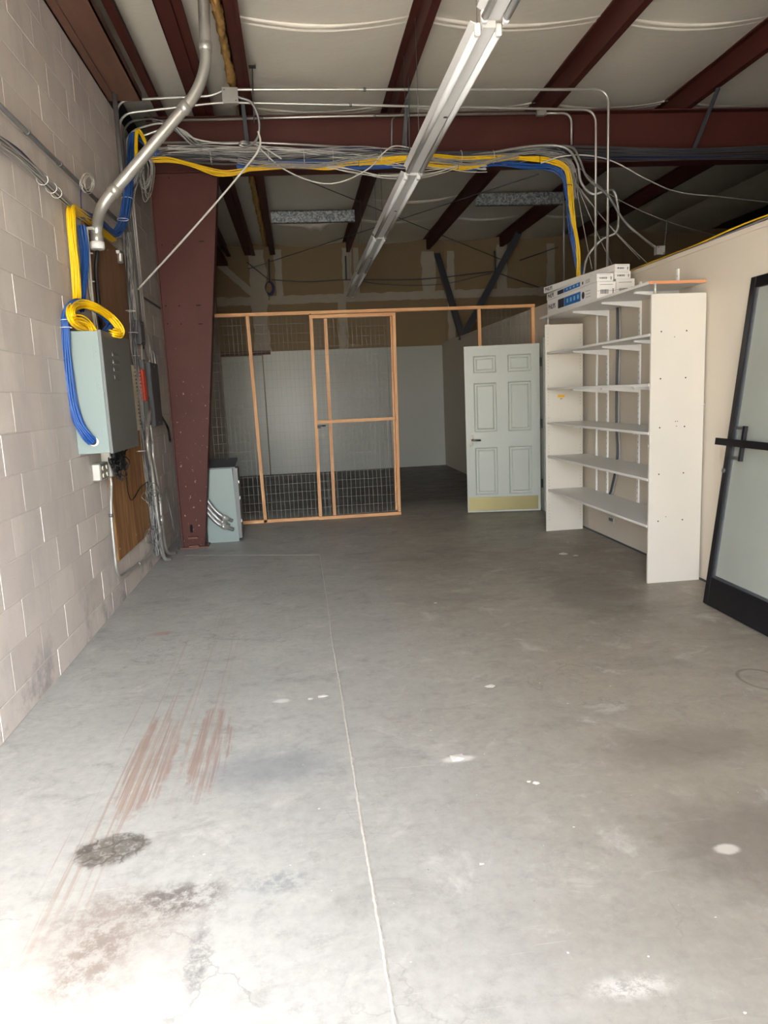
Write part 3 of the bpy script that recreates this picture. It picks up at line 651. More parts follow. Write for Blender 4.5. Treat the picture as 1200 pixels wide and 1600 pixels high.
# flexible cable hanging loops
def flex(pts, r, lab, mat='mc', name='flexible_conduit', cat='conduit', n=10):
    return tag(MB().tube(cr(pts, n), r, 8).build(name, mat), lab, cat)
flex([at(372, 152, y=6.83), at(392, 160, y=6.83), at(403, 182, y=6.84), at(405, 205, y=6.85), at(398, 222, y=6.9), at(384, 229, y=6.95), at(374, 226, y=6.95), at(380, 221, y=6.93), at(394, 226, y=7.0)], .011, 'flexible metal conduit loop hanging right of the junction box')
flex([at(403, 205, y=6.83), at(407, 222, y=6.83), at(402, 238, y=6.83), at(385, 260, y=6.85), at(340, 314, y=6.9), at(280, 382, y=6.95), at(225, 442, x=-1.33), at(216, 452, x=-1.37)], .009, 'pale straight cable slanting across the column down to the block wall', mat='white_cab', name='slanting_cable', cat='cable')
flex([at(400, 226, y=7.3), at(440, 262, y=7.28), at(490, 284, y=7.26), at(530, 285, y=7.26), at(575, 264, y=7.28), at(600, 238, y=7.3), at(620, 228, y=7.34), at(660, 236, y=7.36)], .006, 'white cable sagging in a loop below the bundled cables', mat='white_cab', name='sagging_cable', cat='cable')
flex([at(268, 192, y=7.2), at(300, 215, y=7.2), at(345, 224, y=7.22), at(400, 226, y=7.25), at(440, 248, y=7.3)], .007, 'pale cable drooping from the corner rack to the bundle', mat='white_cab', name='drooping_cable', cat='cable')
flex([at(268, 192, y=7.1), at(285, 212, y=7.15), at(300, 226, y=7.2), at(316, 230, y=7.25)], .010, 'short flexible conduit curving down at the top of the column')
flex([at(640, 258, y=7.36), at(720, 248, y=7.36), at(800, 233, y=7.33), at(850, 227, y=7.3), at(885, 232, y=7.25), at(902, 255, y=7.2), at(908, 285, y=7.2), at(925, 303, y=7.15), at(948, 298, y=7.1), at(960, 300, y=7.1), at(966, 330, y=7.1), at(963, 362, y=7.1), at(940, 375, y=7.15), at(918, 402, y=7.2), at(911, 436, y=7.2)], .013, 'thick grey flexible conduit snaking in an S down to the wall top')
flex([at(800, 236, y=7.38), at(860, 229, y=7.36), at(893, 230, y=7.2), at(906, 250, y=7.1), at(918, 278, y=7.0), at(950, 306, y=6.85), at(975, 345, y=6.7), at(1005, 372, y=6.55), at(1026, 388, y=6.42)], .011, 'grey flexible conduit sloping down to the small box on the wall')
flex([at(845, 255, y=7.3), at(880, 244, y=7.25), at(920, 243, y=7.2), at(960, 253, y=7.2), at(1010, 280, y=7.3), at(1060, 300, y=7.6), at(1130, 308, y=8.0), at(1215, 318, y=8.6)], .006, 'long white cable drooping away right over the dark side room', mat='white_cab', name='long_cable', cat='cable')
flex([at(905, 262, y=7.3), at(960, 308, y=7.4), at(1040, 345, y=7.6), at(1125, 370, y=8)], .004, 'very thin pale wire drooping over the dark side room', mat='grey_cab', name='thin_wire', cat='wire')
flex([at(1042, 346, y=7.6), at(1038, 385, y=7.4)], .003, 'very thin wire falling straight to the wall top box', mat='grey_cab', name='thin_wire', cat='wire')
for i, (a, b) in enumerate((((897, 270), (925, 420)), ((898, 280), (960, 420)), ((899, 285), (1000, 405)), ((900, 290), (1012, 412)))):
    A = at(*a, y=7.3); B = at(*b, y=7.0); B.z = max(B.z, WT+.01)
    tag(MB().tube(cr([A, A.lerp(B, .5)-Vector((0, 0, .03)), B], 8), .004, 6).build('stray_wire', 'grey_cab'), ['stray grey wire hanging steeply behind the carton stack', 'stray grey wire hanging behind the upright conduits', 'slanting grey wire reaching the right wall top', 'lowest slanting grey wire reaching the right wall top'][i], 'wire', 'stray wires above the shelf wall')
# cables along the beam
def pth(lst, y=7.4): return [at(u, v, y=y) for u, v in lst]
t = thing('cable_bundle', 'messy grey cable bundle strapped along the underside of the roof beam', 'cable bundle', at(560, 240, y=7.4))
bundle(t, 'cable', pth([(236, 240), (290, 237), (340, 240), (400, 244), (470, 243), (560, 240), (640, 244), (710, 249), (790, 246), (845, 240), (884, 248), (893, 275), (895, 310)], 7.38), 'grey_cab', 22, .045, .0044, 21, .5)
bundle(t, 'cable', pth([(700, 246), (790, 243), (845, 237), (900, 234), (1000, 236), (1100, 235), (1215, 230)], 7.40), 'dark_grey', 7, .03, .006, 25, .3)
bundle(t, 'cable', pth([(248, 246), (320, 250), (400, 250), (470, 248), (560, 246), (640, 242), (740, 243), (850, 244), (950, 244), (1215, 240)], 7.36), 'dark_grey', 8, .040, .0045, 22, .5)
bundle(t, 'cable', pth([(262, 232), (340, 229), (440, 233), (520, 242), (600, 252), (640, 258), (700, 262), (760, 262)], 7.34), 'white_cab', 6, .03, .004, 23, .6)
for u in (330, 420, 475, 520, 595, 720, 770): ring(t, at(u, 246, y=7.37), (1, 0, 0), .062)
t = thing('cable_bundle', 'blue cable bundle along the beam that drops behind the carton stack', 'cable bundle', at(560, 255, y=7.36))
bundle(t, 'cable', pth([(370, 262), (400, 258), (450, 254), (500, 256), (560, 260), (640, 258), (700, 255), (735, 262), (770, 255), (820, 260), (862, 262), (880, 276), (886, 300), (892, 340), (897, 380), (906, 425), (912, 445)], 7.36), 'blue', 12, .026, .0048, 31, .4)
bundle(t, 'cable', pth([(420, 236), (500, 235), (560, 232), (610, 238), (700, 240), (790, 241), (860, 242), (1000, 245), (1215, 243)], 7.42), 'navy', 6, .018, .005, 32, .3)
t = thing('cable_bundle', 'bright yellow cable bundle along the beam that drops behind the carton stack', 'cable bundle', at(560, 258, y=7.34))
bundle(t, 'cable', pth([(236, 250), (262, 249), (290, 256), (320, 265), (350, 271), (378, 268), (400, 263), (450, 259), (512, 262), (545, 256), (600, 253), (640, 249), (665, 257), (710, 261), (745, 258), (780, 249), (830, 247), (862, 252), (882, 262), (889, 285), (892, 315), (897, 350), (903, 395), (905, 440)], 7.33), 'yellow', 12, .020, .0048, 41, .4)
bundle(t, 'cable', pth([(560, 256), (590, 250), (635, 247), (680, 244), (720, 247), (760, 246), (800, 246), (850, 251)], 7.33), 'yellow', 7, .018, .0055, 42, .3)
for (u, v) in ((455, 259), (560, 255), (715, 259), (775, 250), (842, 249), (888, 290)): ring(t, at(u, v, y=7.33), (1, 0, 0) if u < 880 else (0, 0, 1), .036, mat='black')
t = thing('cable_bundle', 'loose grey strands crossing in front of the yellow cables on the beam', 'cable bundle', at(460, 257, y=7.27))
bundle(t, 'cable', pth([(372, 248), (400, 256), (450, 259), (500, 257), (540, 252), (590, 244)], 7.27), 'grey_cab', 8, .022, .004, 26, .6)
bundle(t, 'cable', pth([(655, 244), (700, 253), (740, 256), (775, 250), (810, 243)], 7.27), 'grey_cab', 6, .018, .004, 27, .6)
bundle(t, 'cable', pth([(510, 262), (560, 270), (600, 276), (650, 275), (690, 266), (720, 258)], 7.3), 'white_cab', 4, .02, .0035, 28, .5)
t = thing('cable_bundle', 'thin strands of cable lying on top of the cream wall toward the right edge', 'cable bundle', (3.0, 5.5, WT))
bundle(t, 'cable', [(2.99, 7.0, WT+.03), (2.985, 6.4, WT+.025), (2.985, 5.8, WT+.03), (2.98, 5.2, WT+.03), (2.98, 4.6, WT+.05), (2.985, 3.9, WT+.04)], 'yellow', 2, .012, .003, 51)
bundle(t, 'cable', [(3.01, 7.0, WT+.02), (3.01, 6.2, WT+.02), (3.0, 5.2, WT+.02), (3.0, 3.9, WT+.02)], 'navy', 8, .015, .005, 52)
bundle(t, 'cable', [(3.02, 7.0, WT+.02), (3.02, 6.2, WT+.03), (3.01, 5.2, WT+.02), (3.01, 3.9, WT+.03)], 'grey_cab', 6, .018, .005, 53)
# corner blue/yellow runs down from the beam to the cabinet
t = thing('cable_bundle', 'flat blue cable bundle falling in the wall corner and turning left', 'cable bundle', at(203, 250, x=-1.3))
bundle(t, 'cable', [at(246, 240, y=7.35), at(226, 222, y=7.3), at(210, 212, y=7.2), at(205, 240, y=7.1), at(201, 290, x=-1.3), at(192, 345, x=-1.33), at(176, 366, x=-1.37), at(150, 345, x=-1.39), at(122, 332, x=-1.39)], 'blue', 22, .034, .006, 61, .15)
for (u, v) in ((203, 265), (198, 310), (192, 343)): ring(t, at(u, v, x=-1.31), (0, 0, 1), .045)
t = thing('cable_bundle', 'yellow cable bundle down the wall into the loop on the grey cabinet', 'cable bundle', at(112, 400, x=-1.37))
bundle(t, 'cable', [at(232, 236, y=7.2), at(220, 208, y=7.1), at(213, 208, y=7.05), at(212, 250, y=6.95), at(206, 300, x=-1.3)], 'yellow', 8, .014, .0055, 62, .2)
bundle(t, 'cable', [at(176, 372, x=-1.37), at(160, 360, x=-1.39), at(140, 345, x=-1.39), at(122, 332, x=-1.38), at(112, 326, x=-1.375), at(111, 345, x=-1.37), at(114, 380, x=-1.37), at(118, 420, x=-1.37), at(120, 455, x=-1.375), at(119, 480, x=-1.38)], 'yellow', 20, .030, .0055, 63, .12, tape=(1, .75))
lp = [(-1.30, 5.12, 1.99), at(132, 512, x=-1.31), at(114, 500, x=-1.33), at(111, 484, x=-1.34), at(126, 476, x=-1.33), at(150, 481, x=-1.27), at(172, 495, x=-1.22), at(186, 512, x=-1.17), at(187, 521, x=-1.17), at(176, 521, x=-1.2), (-1.25, 5.35, 1.985)]
bundle(t, 'cable', lp, 'yellow', 22, .026, .0055, 64, .15)
bundle(t, 'cable', [at(118, 497, x=-1.3), at(130, 500, x=-1.28), at(142, 508, x=-1.26), at(148, 518, x=-1.24)], 'yellow', 8, .022, .005, 65, .2)
t = thing('cable_bundle', 'blue cable bundle hanging down the side of the grey cabinet into its port', 'cable bundle', at(110, 600, x=-1.36))
bundle(t, 'cable', [at(127, 352, x=-1.385), at(131, 385, x=-1.385), at(131, 420, x=-1.385), at(128, 460, x=-1.38), at(126, 484, x=-1.38)], 'blue', 16, .026, .0058, 66, .12)
bundle(t, 'cable', [at(165, 520, x=-1.25), at(172, 505, x=-1.25), at(150, 482, x=-1.3), at(124, 474, x=-1.34), at(108, 482, x=-1.36), at(102, 505, y=4.83), at(103, 540, y=4.82), at(106, 580, y=4.82), at(113, 625, y=4.82), at(123, 660, y=4.82), at(135, 680, y=4.82), at(145, 690, y=4.85)], 'blue', 24, .034, .006, 67, .12, tape=(.7, .85))
for (u, v, yy) in ((103, 512, 4.82), (104, 500, 4.83)): ring(t, at(u, v, y=yy), (0, 0, 1), .036)
t = thing('cable_bundle', 'pale grey strands tied down the left edge of the plywood', 'cable bundle', at(138, 400, x=-1.39))
bundle(t, 'cable', [at(134, 356, x=-1.385), at(138, 400, x=-1.385), at(142, 450, x=-1.385), at(148, 500, x=-1.385), at(150, 518, x=-1.38)], 'white_cab', 5, .011, .004, 68, .3)
for (u, v) in ((140, 396), (143, 440)): ring(t, at(u, v, x=-1.385), (0, 0, 1), .022)
t = thing('cable_coil', 'small coil of thin white wire hooked on the wall conduit', 'cable coil', at(135, 285, x=-1.36))
for k in range(6):
    rnd = random.Random(k); cu, cv = 137+rnd.uniform(-3, 3), 285+rnd.uniform(-3, 3); ru, rv = 9+rnd.uniform(-2, 2), 14+rnd.uniform(-3, 3)
    MB().tube([at(cu+ru*math.cos(a), cv+rv*math.sin(a), x=-1.36+.01*math.sin(a*2+k)) for a in [i*math.tau/20 for i in range(21)]], .0028, 5, False).build('wire_loop', 'white_cab', t)
MB().tube([at(127, 285, x=-1.37), at(126, 305, x=-1.37), at(127, 328, x=-1.37)], .004, 5).build('wire_tail', 'navy', t)
# grey wire bundle down the corner to the floor
t = thing('cable_bundle', 'tangled grey wire bundle hanging down the wall right of the plywood', 'cable bundle', at(205, 480, x=-1.38))
wp = [at(222, 262, x=-1.2), at(206, 300, x=-1.3), at(196, 350, x=-1.36), at(200, 400, x=-1.375), at(203, 450, x=-1.375), at(207, 500, x=-1.375), at(209, 550, x=-1.375), at(216, 610, x=-1.375), at(222, 670, x=-1.375), at(231, 730, x=-1.37), at(238, 790, x=-1.37), at(243, 840, x=-1.37), at(246, 868, x=-1.36)]
bundle(t, 'cable', wp, 'grey_cab', 9, .028, .0036, 71, .6)
bundle(t, 'cable', wp, 'dark_grey', 8, .026, .0036, 72, .6)
for (u, v) in ((203, 486), (207, 520), (211, 556), (219, 705)): ring(t, at(u, v, x=-1.375), (0, 0, 1), .046)
t = thing('cable_coil', 'loose hanging loops of thin grey wire left of the column top', 'cable coil', at(225, 275, x=-1.2))
for k in range(12):
    rnd = random.Random(90+k); d = rnd.uniform(25, 60); w = rnd.uniform(8, 16); u0 = rnd.uniform(222, 232)
    MB().tube(cr([at(u0, 240, y=7.2), at(u0+w*.8, 262, y=7.2), at(u0+w*.4, 250+d, y=7.15), at(u0-w*.3, 255+d, y=7.1), at(u0-w*.7, 265, y=7.1), at(u0-w*.4, 240, y=7.15)], 6), .003, 5, False).build('wire_loop', 'grey_cab', t)
t = thing('cable_coil', 'tangle of grey cable tied to the conduits near the floor', 'cable coil', at(240, 775, x=-1.34))
for k in range(9):
    rnd = random.Random(190+k); cu, cv = 238+rnd.uniform(-5, 6), (772 if k < 6 else 835)+rnd.uniform(-7, 7); ru, rv = rnd.uniform(6, 13), rnd.uniform(6, 13); ph = rnd.random()*6
    MB().tube([at(cu+ru*math.cos(a), cv+rv*math.sin(a), x=-1.34+.03*math.sin(a*2+ph)) for a in [i*math.tau/20 for i in range(21)]], .0035, 5, False).build('wire_loop', 'grey_cab', t)
for i, (pp, lab) in enumerate((([(238, 690), (240, 720), (249, 773), (252.5, 813), (260, 860), (267, 872)], 'right one of the two steel conduits rising from the floor by the column'), ([(234, 640), (230, 690), (237, 733), (244, 790), (249, 830), (256, 870), (260, 878)], 'left one of the two steel conduits rising from the floor by the column'))):
    P = [at(u, v, x=-1.35+.01*i) for u, v in pp]; P[-1].z = max(P[-1].z, .003); P[-1] = Vector((-1.30, P[-1].y, .01))
    t = thing('conduit', lab, 'conduit', P[-1], 'conduits rising at the column foot'); MB().tube(cr(P, 6), .017, 10).build('pipe', 'galv', t)
    q = P[-3]; MB().tube([q+Vector((0, 0, .05)), q-Vector((0, 0, .05))], .022, 10).build('coupling', 'galv', t)
tag(MB().tube([at(257.7, 760, y=7.45), at(279, 858, y=7.45)], .006, 6).build('thin_rod', 'galv_dark'), 'thin grey rod leaning on the block wall left of the column', 'rod')
# ------------------------------------------------------------------ plywood, cabinet, panels on left wall
pb = thing('plywood_board', 'tall brown plywood board screwed to the block wall behind the cabinet', 'board', (XL, 6.1, .33))
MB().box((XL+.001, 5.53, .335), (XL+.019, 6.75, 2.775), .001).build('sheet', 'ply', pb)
for y in (5.58, 6.15, 6.68):
    for z in (.42, 1.0, 1.6, 2.2, 2.7): MB().tube([(XL+.018, y, z), (XL+.0215, y, z)], .007, 6).build('screw', 'galv', pb)
cab = thing('equipment_cabinet', 'grey steel equipment cabinet on the block wall with cables looped on top', 'cabinet', (XL, 4.87, 1.19))
cx0, cx1, cy0, cy1, cz0, cz1 = XL+.001, -1.20, 4.87, 5.64, 1.19, 1.965
MB().box((cx0, cy0, cz0), (cx1-.02, cy1, cz1), .003).build('body', 'green_grey', cab)
MB().box((cx1-.019, cy0-.003, cz0-.004), (cx1, cy1+.003, cz1+.004), .002).build('front_door', 'grey_panel', cab)
for i in range(4):
    z = cz1-.12-.05*i; mb = MB().prism([(cx1, z), (cx1+.005, z-.018), (cx1+.005, z-.024), (cx1, z-.03)], cy0+.23, cy0+.40, lambda a, b, c: (a, c, b)); mb.build('vent_louvre', 'grey_panel', cab)
hp = at(147, 690, y=cy0)
MB().tube([(hp.x, cy0, hp.z), (hp.x, cy0-.008, hp.z)], .030, 16).build('cable_port', 'white_met', cab)
MB().tube([(hp.x-.004, cy0-.007, hp.z), (hp.x-.004, cy0-.0095, hp.z)], .022, 16).build('port_opening', 'black', cab)
for z in (cz1-.13, (cz0+cz1)/2+.05, cz0+.14):
    mb = MB()
    for k in (-1, 0, 1): mb.tube([(cx1-.05, cy0+.001, z+.025*k), (cx1-.05, cy0-.003, z+.025*k)], .006, 8)
    mb.box((cx1-.062, cy0-.002, z-.04), (cx1-.058, cy0+.001, z+.04)); mb.build('knockout', 'green_grey', cab)
# cords under cabinet
t = thing('cord_tangle', 'tangle of black power cords hanging under the grey cabinet', 'cords', (-1.3, 5.35, 1.15))
rnd = random.Random(8)
for k in range(9):
    pts = [Vector((-1.28+rnd.uniform(-.04, .04), 5.25+.5*rnd.random(), 1.185))]
    for q in range(5): pts.append(Vector((-1.32+rnd.uniform(-.05, .06), 5.42+rnd.uniform(-.12, .16), 1.12-rnd.uniform(0, .17)*(.4+.6*q/4))))
    pts.append(Vector((-1.33, 5.5+rnd.uniform(-.1, .1), 1.18)))
    MB().tube(cr(pts, 7), .005, 6).build('cord', 'black', t)
MB().tube(cr([Vector((-1.39, 5.95, 1.19)), Vector((-1.395, 5.98, .95)), Vector((-1.395, 6.0, .78)), Vector((-1.395, 6.12, .72)), Vector((-1.395, 6.45, .78)), Vector((-1.39, 6.8, .8))], 6), .004, 6).build('cord', 'black', t)
# outlet boxes and their conduit
def outlet(y0, y1, z0, z1, d, lab, gangs):
    t = thing('outlet_box', lab, 'outlet box', (XL, y0, z0))
    MB().box((XL+.001, y0, z0), (XL+d, y1, z1), .008).build('body', 'galv', t)
    w = (y1-y0)/gangs
    for g in range(gangs):
        yc = y0+w*(g+.5)
        for zz in ((z0+z1)/2-.025, (z0+z1)/2+.025):
            MB().tube([(XL+d-.001, yc, zz), (XL+d+.006, yc, zz)], .016, 10).build('receptacle', 'ivory', t)
            mb = MB()
            for s in (-1, 1): mb.box((XL+d+.006, yc+s*.006-.0012, zz-.004), (XL+d+.0072, yc+s*.006+.0012, zz+.004))
            mb.build('slot', 'black', t)
    return t
outlet(5.12, 5.33, .985, 1.105, .062, 'round cornered steel outlet box, nearer one below the cabinet', 2)
outlet(5.37, 5.50, .985, 1.17, .075, 'steel outlet box directly above the wall conduit', 1)
conduit([(XL+.035, 5.46, .985), (XL+.035, 5.47, .93), at(173, 800, x=-1.39), at(183, 905, x=-1.395), at(236, 868, x=-1.395), at(243, 838, x=-1.395)], .0115, 'thin conduit running down from the outlet box and bending along the wall foot', straps=((2, 3, .05), (3, 4, .6)), rb=.14)
tag(MB().tube([(XL+.045, 5.5, 1.12), (XL+.045, 5.7, 1.12)], .02, 8).build('conduit_fitting', 'galv_dark'), 'short dark fitting between outlet box and hanging cords', 'fitting')
# phone block with orange cover
t = thing('phone_block', 'ivory punch down phone block with orange cover behind the cabinet', 'phone block', (XL, 6.6, 1.5))
MB().box((XL+.02, 6.40, 1.27), (XL+.035, 6.86, 1.83), .002).build('backboard', 'ivory', t)
for i in range(16):
    MB().box((XL+.035, 6.44, 1.30+.032*i), (XL+.05, 6.60, 1.315+.032*i)).build('terminal_row', 'ivory', t)
    if i < 16: MB().box((XL+.035, 6.66, 1.30+.032*i), (XL+.05, 6.78, 1.315+.032*i)).build('terminal_row', 'white_met', t)
MB().box((XL+.035, 6.80, 1.52), (XL+.07, 6.90, 1.80), .003).build('cover', 'orange_red', t)
def gbox(y0, y1, z0, z1, d, lab, mat='dark_grey', name='wiring_trough', cat='electrical box', back=0):
    t = thing(name, lab, cat, (XL, y0, z0))
    MB().box((XL+.001+back, y0, z0), (XL+back+d, y1, z1), .002).build('body', mat, t)
    MB().box((XL+back+d, y0+.006, z0+.01), (XL+back+d+.004, y1-.006, z1-.01), .001).build('cover', mat, t)
    for z in (z0+.03, z1-.03): MB().tube([(XL+back+d+.004, (y0+y1)/2, z), (XL+back+d+.008, (y0+y1)/2, z)], .005, 6).build('screw', 'galv', t)
gbox(6.86, 7.03, 2.03, 2.24, .06, 'small dark pull box where the corner conduits end', back=.01)
gbox(6.93, 7.02, 1.30, 1.90, .055, 'narrow slate grey wiring trough beside the orange cover', mat='grey_panel')
gbox(7.12, 7.50, 1.28, 1.88, .075, 'tall dark breaker panel on the block wall next to the column', name='breaker_panel')
conduit([(XL+.04, 7.07, 1.96), (XL+.04, 7.07, 1.22), at(240, 700, x=-1.375)], .011, 'thin conduit between the wiring trough and the breaker panel', straps=((0, 1, .55),))
for i, (pp, lab) in enumerate((([(221, 536), (222, 562)], 'short conduit stub under the small pull box'), ([(224, 532), (228, 545), (233, 560), (236, 569)], 'first curved whip from pull box to breaker panel'), ([(225, 518), (230, 530), (234, 545), (234, 566)], 'second curved whip from pull box to breaker panel'), ([(225, 510), (231, 525), (235, 545), (239, 570)], 'third curved whip from pull box to breaker panel'), ([(234, 545), (240, 552), (243, 572)], 'rightmost short curved whip above the breaker panel'))):
    flex([at(u, v, x=-1.37) for u, v in pp], .009, lab, mat='galv', name='conduit_whip')
flex([at(252, 650, x=-1.37), at(262, 668, x=-1.38), at(266, 690, y=7.5)], .012, 'dark hose curving from the breaker panel behind the column', mat='black')
# ------------------------------------------------------------------ green disconnect enclosure by the column
t = thing('disconnect_enclosure', 'pale green steel enclosure standing on the floor behind the red column', 'electrical box', (-.87, 7.9, 0))
mb = MB(); y0, y1 = 7.76, 8.0; xa, xb0, xb1 = -1.03, -.72, -.705
mb.add([(xa, y0, 0), (xb1, y0, 0), (xb0-.005, y0, .79), (xa, y0, .79), (xa, y1, 0), (xb1, y1, 0), (xb0-.005, y1, .79), (xa, y1, .79)], [(0, 1, 2, 3), (7, 6, 5, 4), (0, 4, 5, 1), (1, 5, 6, 2), (2, 6, 7, 3), (3, 7, 4, 0)])
mb.build('body', 'green_grey', t)
mb = MB(); mb.add([(xa-.01, y0-.01, .785), (xb0+.03, y0-.01, .785), (xb0+.04, y1+.03, .86), (xa-.01, y1+.03, .86), (xa-.01, y0-.01, .80), (xb0+.03, y0-.01, .80), (xb0+.04, y1+.03, .875), (xa-.01, y1+.03, .875)], [(3, 2, 1, 0), (4, 5, 6, 7), (0, 1, 5, 4), (1, 2, 6, 5), (2, 3, 7, 6), (3, 0, 4, 7)])
mb.build('lid', 'dark_grey', t)
MB().box((xb0, y0+.01, .03), (xb0+.05, y1, .785), .002).build('side_door', 'grey_panel', t)
for z in (.2, .45, .62): MB().box((xb0+.05, y0+.03, z), (xb0+.056, y0+.06, z+.03)).build('latch', 'galv', t)
for i, (pp, lab) in enumerate((([(322, 779), (335, 796), (348, 807), (362, 815)], 'upper one of the grey liquid tight conduits entering the green enclosure'), ([(320, 795), (334, 812), (346, 821), (364, 829)], 'lower one of the grey liquid tight conduits entering the green enclosure'), ([(321, 788), (334, 804), (345, 814), (357, 822)], 'middle one of the grey liquid tight conduits entering the green enclosure'))):
    P = [at(pp[0][0]-8, pp[0][1]-12, y=7.74)]+[at(u, v, y=7.70+.0*i) for u, v in pp]; P[-1].y = 7.755
    t2 = thing('liquid_tight_conduit', lab, 'conduit', P[-1], 'conduits entering the green enclosure')
    MB().tube(cr(P, 8), .021, 10).build('hose', 'mc', t2)
    q = cr(P, 8); MB().tube([q[-9], q[-8], q[-5], q[-4]], [.022, .029, .029, .022], 10).build('connector', 'galv', t2)
# ------------------------------------------------------------------ wire cage
YC = 8.84
cg = thing('cage_partition', 'pine framed wire mesh partition across the rear of the room', 'partition', (0, YC, 0))
S = .038
MB().box((-.95, YC-S/2, 2.452), (2.95, YC+S/2, 2.49), .002).build('top_rail', 'pine_h', cg)
MB().box((-.76, YC-S/2, 0), (.19, YC+S/2, .038), .002).build('bottom_rail', 'pine_h', cg)
def post(a, b, y, parent, w=S, name='stud', d=S):
    A, B = at(*a, y=y-d/2), at(*b, y=y-d/2); A.y = B.y = y
    MB().bar(A, B, w, d, up=(0, 1, 0)).build(name, 'pine_v', parent)
post((386, 492), (415, 817), YC, cg); post((508, 494), (523, 806), YC+.01, cg)
for (x0, x1) in ((2.235, 2.275), (2.905, 2.945)): MB().box((x0, YC-S/2, 0), (x1, YC+S/2, 2.452), .002).build('stud', 'pine_v', cg)
def mesh_panel(x0, x1, z0, z1, y, parent, seed, dx=.052, dz=.104, r=.0011):
    rnd = random.Random(seed); mb = MB(); n = int((x1-x0)/dx); m = int((z1-z0)/dz)
    for i in range(n+1):
        x = x0+(x1-x0)*i/n; ph = rnd.random()*6
        pts = [(x+.004*math.sin(z*2+ph), y+.012*math.sin(z*3.1+x*4)+.006*math.sin(z*9+ph), z) for z in [z0+(z1-z0)*k/12 for k in range(13)]]
        for a, b in zip(pts, pts[1:]): mb.bar(a, b, 2*r, 2*r, up=(0, 1, 0))
    for j in range(m+1):
        z = z0+(z1-z0)*j/m; ph = rnd.random()*6
        pts = [(x, y-.003+.012*math.sin(z*3.1+x*4)+.006*math.sin(x*9+ph), z+.004*math.sin(x*3+ph)) for x in [x0+(x1-x0)*k/12 for k in range(13)]]
        for a, b in zip(pts, pts[1:]): mb.bar(a, b, 2*r, 2*r)
    o = mb.build('wire_mesh', 'wire', parent); o['kind'] = 'stuff'
mesh_panel(-1.02, .42, .03, 2.46, YC+.03, cg, 1); mesh_panel(2.26, 2.93, 2.0, 2.46, YC+.03, cg, 2)
cd = thing('cage_door', 'sliding pine framed wire mesh door with a middle rail on the cage', 'door', (.7, YC-.05, 0))
YD = YC-.045
xl0, xl1, xr0, xr1 = .195, .215, 1.195, 1.225
MB().bar((xl0+.005, YD, .045), (xl1+.01, YD, 2.40), S, S, up=(0, 1, 0)).build('stile', 'pine_v', cd)
MB().bar((xr0-.02, YD, .045), (xr1-.02, YD, 2.40), S, S, up=(0, 1, 0)).build('stile', 'pine_v', cd)
MB().bar((xl0-.015, YD, .022), (xr0+.002, YD, .022), S, S).build('rail', 'pine_h', cd)
MB().bar((xl1-.01, YD, 2.42), (xr1+.0, YD, 2.42), S, S).build('rail', 'pine_h', cd)
MB().bar((.228, YD, 1.19), (1.185, YD, 1.19), S, .036).build('rail', 'pine_h', cd)
MB().bar((xr0-.05, YD+.03, .06), (xr1-.05, YD+.03, 2.40), .02, .02, up=(0, 1, 0)).build('back_batten', 'pine_v', cd)
mesh_panel(.22, 1.19, .05, 2.40, YD+.025, cd, 3)
mb = MB().box((.225, YD-.03, 1.135), (.30, YD-.015, 1.155)); mb.box((.225, YD-.03, 1.115), (.265, YD-.02, 1.135)); mb.tube([(.29, YD-.03, 1.145), (.325, YD-.04, 1.145)], .008, 8)
mb.build('latch', 'black', cd)
# ------------------------------------------------------------------ white six panel door
ang = -10.16
ml = Matrix.Translation(Vector((1.998, 8.587, .008))) @ Matrix.Rotation(math.radians(ang), 4, 'Z')
dr = thing('panel_door', 'open white six panel door with lever handle and brass kick plate', 'door', None, mat=ml, local=True)
DW, DH, DT = .885, 1.99, .044
pc = [(.105, .375), (.51, .785)]; pr = [(.215, .79), (.975, 1.56), (1.675, 1.875)]
mb = MB()
xsd = [0, pc[0][0], pc[0][1], pc[1][0], pc[1][1], DW]; zsd = [0, pr[0][0], pr[0][1], pr[1][0], pr[1][1], pr[2][0], pr[2][1], DH]
for i in (0, 2, 4): mb.box((xsd[i], 0, 0), (xsd[i+1], DT, DH))
for i in (1, 3):
    for j in (0, 2, 4, 6): mb.box((xsd[i], 0, zsd[j]), (xsd[i+1], DT, zsd[j+1]))
mb.build('leaf', 'door_white', dr)
for (x0, x1) in pc:
    for (z0, z1) in pr:
        b1, b2, b3 = .014, .03, .046
        loops = [(0, 0.0), (b1, .012), (b2, .012), (b3, .003)]; vs = []
        for ins, dep in loops: vs += [(x0+ins, dep, z0+ins), (x1-ins, dep, z0+ins), (x1-ins, dep, z1-ins), (x0+ins, dep, z1-ins)]
        fs = [(l*4+i, l*4+(i+1) % 4, l*4+4+(i+1) % 4, l*4+4+i) for l in range(3) for i in range(4)]+[(12, 13, 14, 15)]
        MB().add(vs, fs).build('door_panel', 'door_white', dr)
MB().box((.015, -.003, .02), (DW-.03, -.0002, .185), .001).build('kick_plate', 'brass', dr, 'brushed brass kick plate')
o_ = (.062, .885)
esc = MB(); k = [(o_[0]+.026*math.cos(a)*(1 if abs(math.cos(a)) < .9 else 1), o_[1]+(.048 if math.sin(a) >= 0 else -.048)+.026*math.sin(a)) for a in [i*math.tau/20 for i in range(20)]]
hd = esc.prism(k, -.012, -.0002, lambda a, b, c: (a, c, b)).build('lever_handle', 'chrome', dr, 'chrome lever handle on an oval plate')
mb = MB().tube([(o_[0], -.012, o_[1]), (o_[0], -.05, o_[1])], .012, 10); mb.tube(cr([(o_[0], -.045, o_[1]), (o_[0]+.04, -.052, o_[1]), (o_[0]+.11, -.048, o_[1]-.003)], 5), [.011]*11, 10)
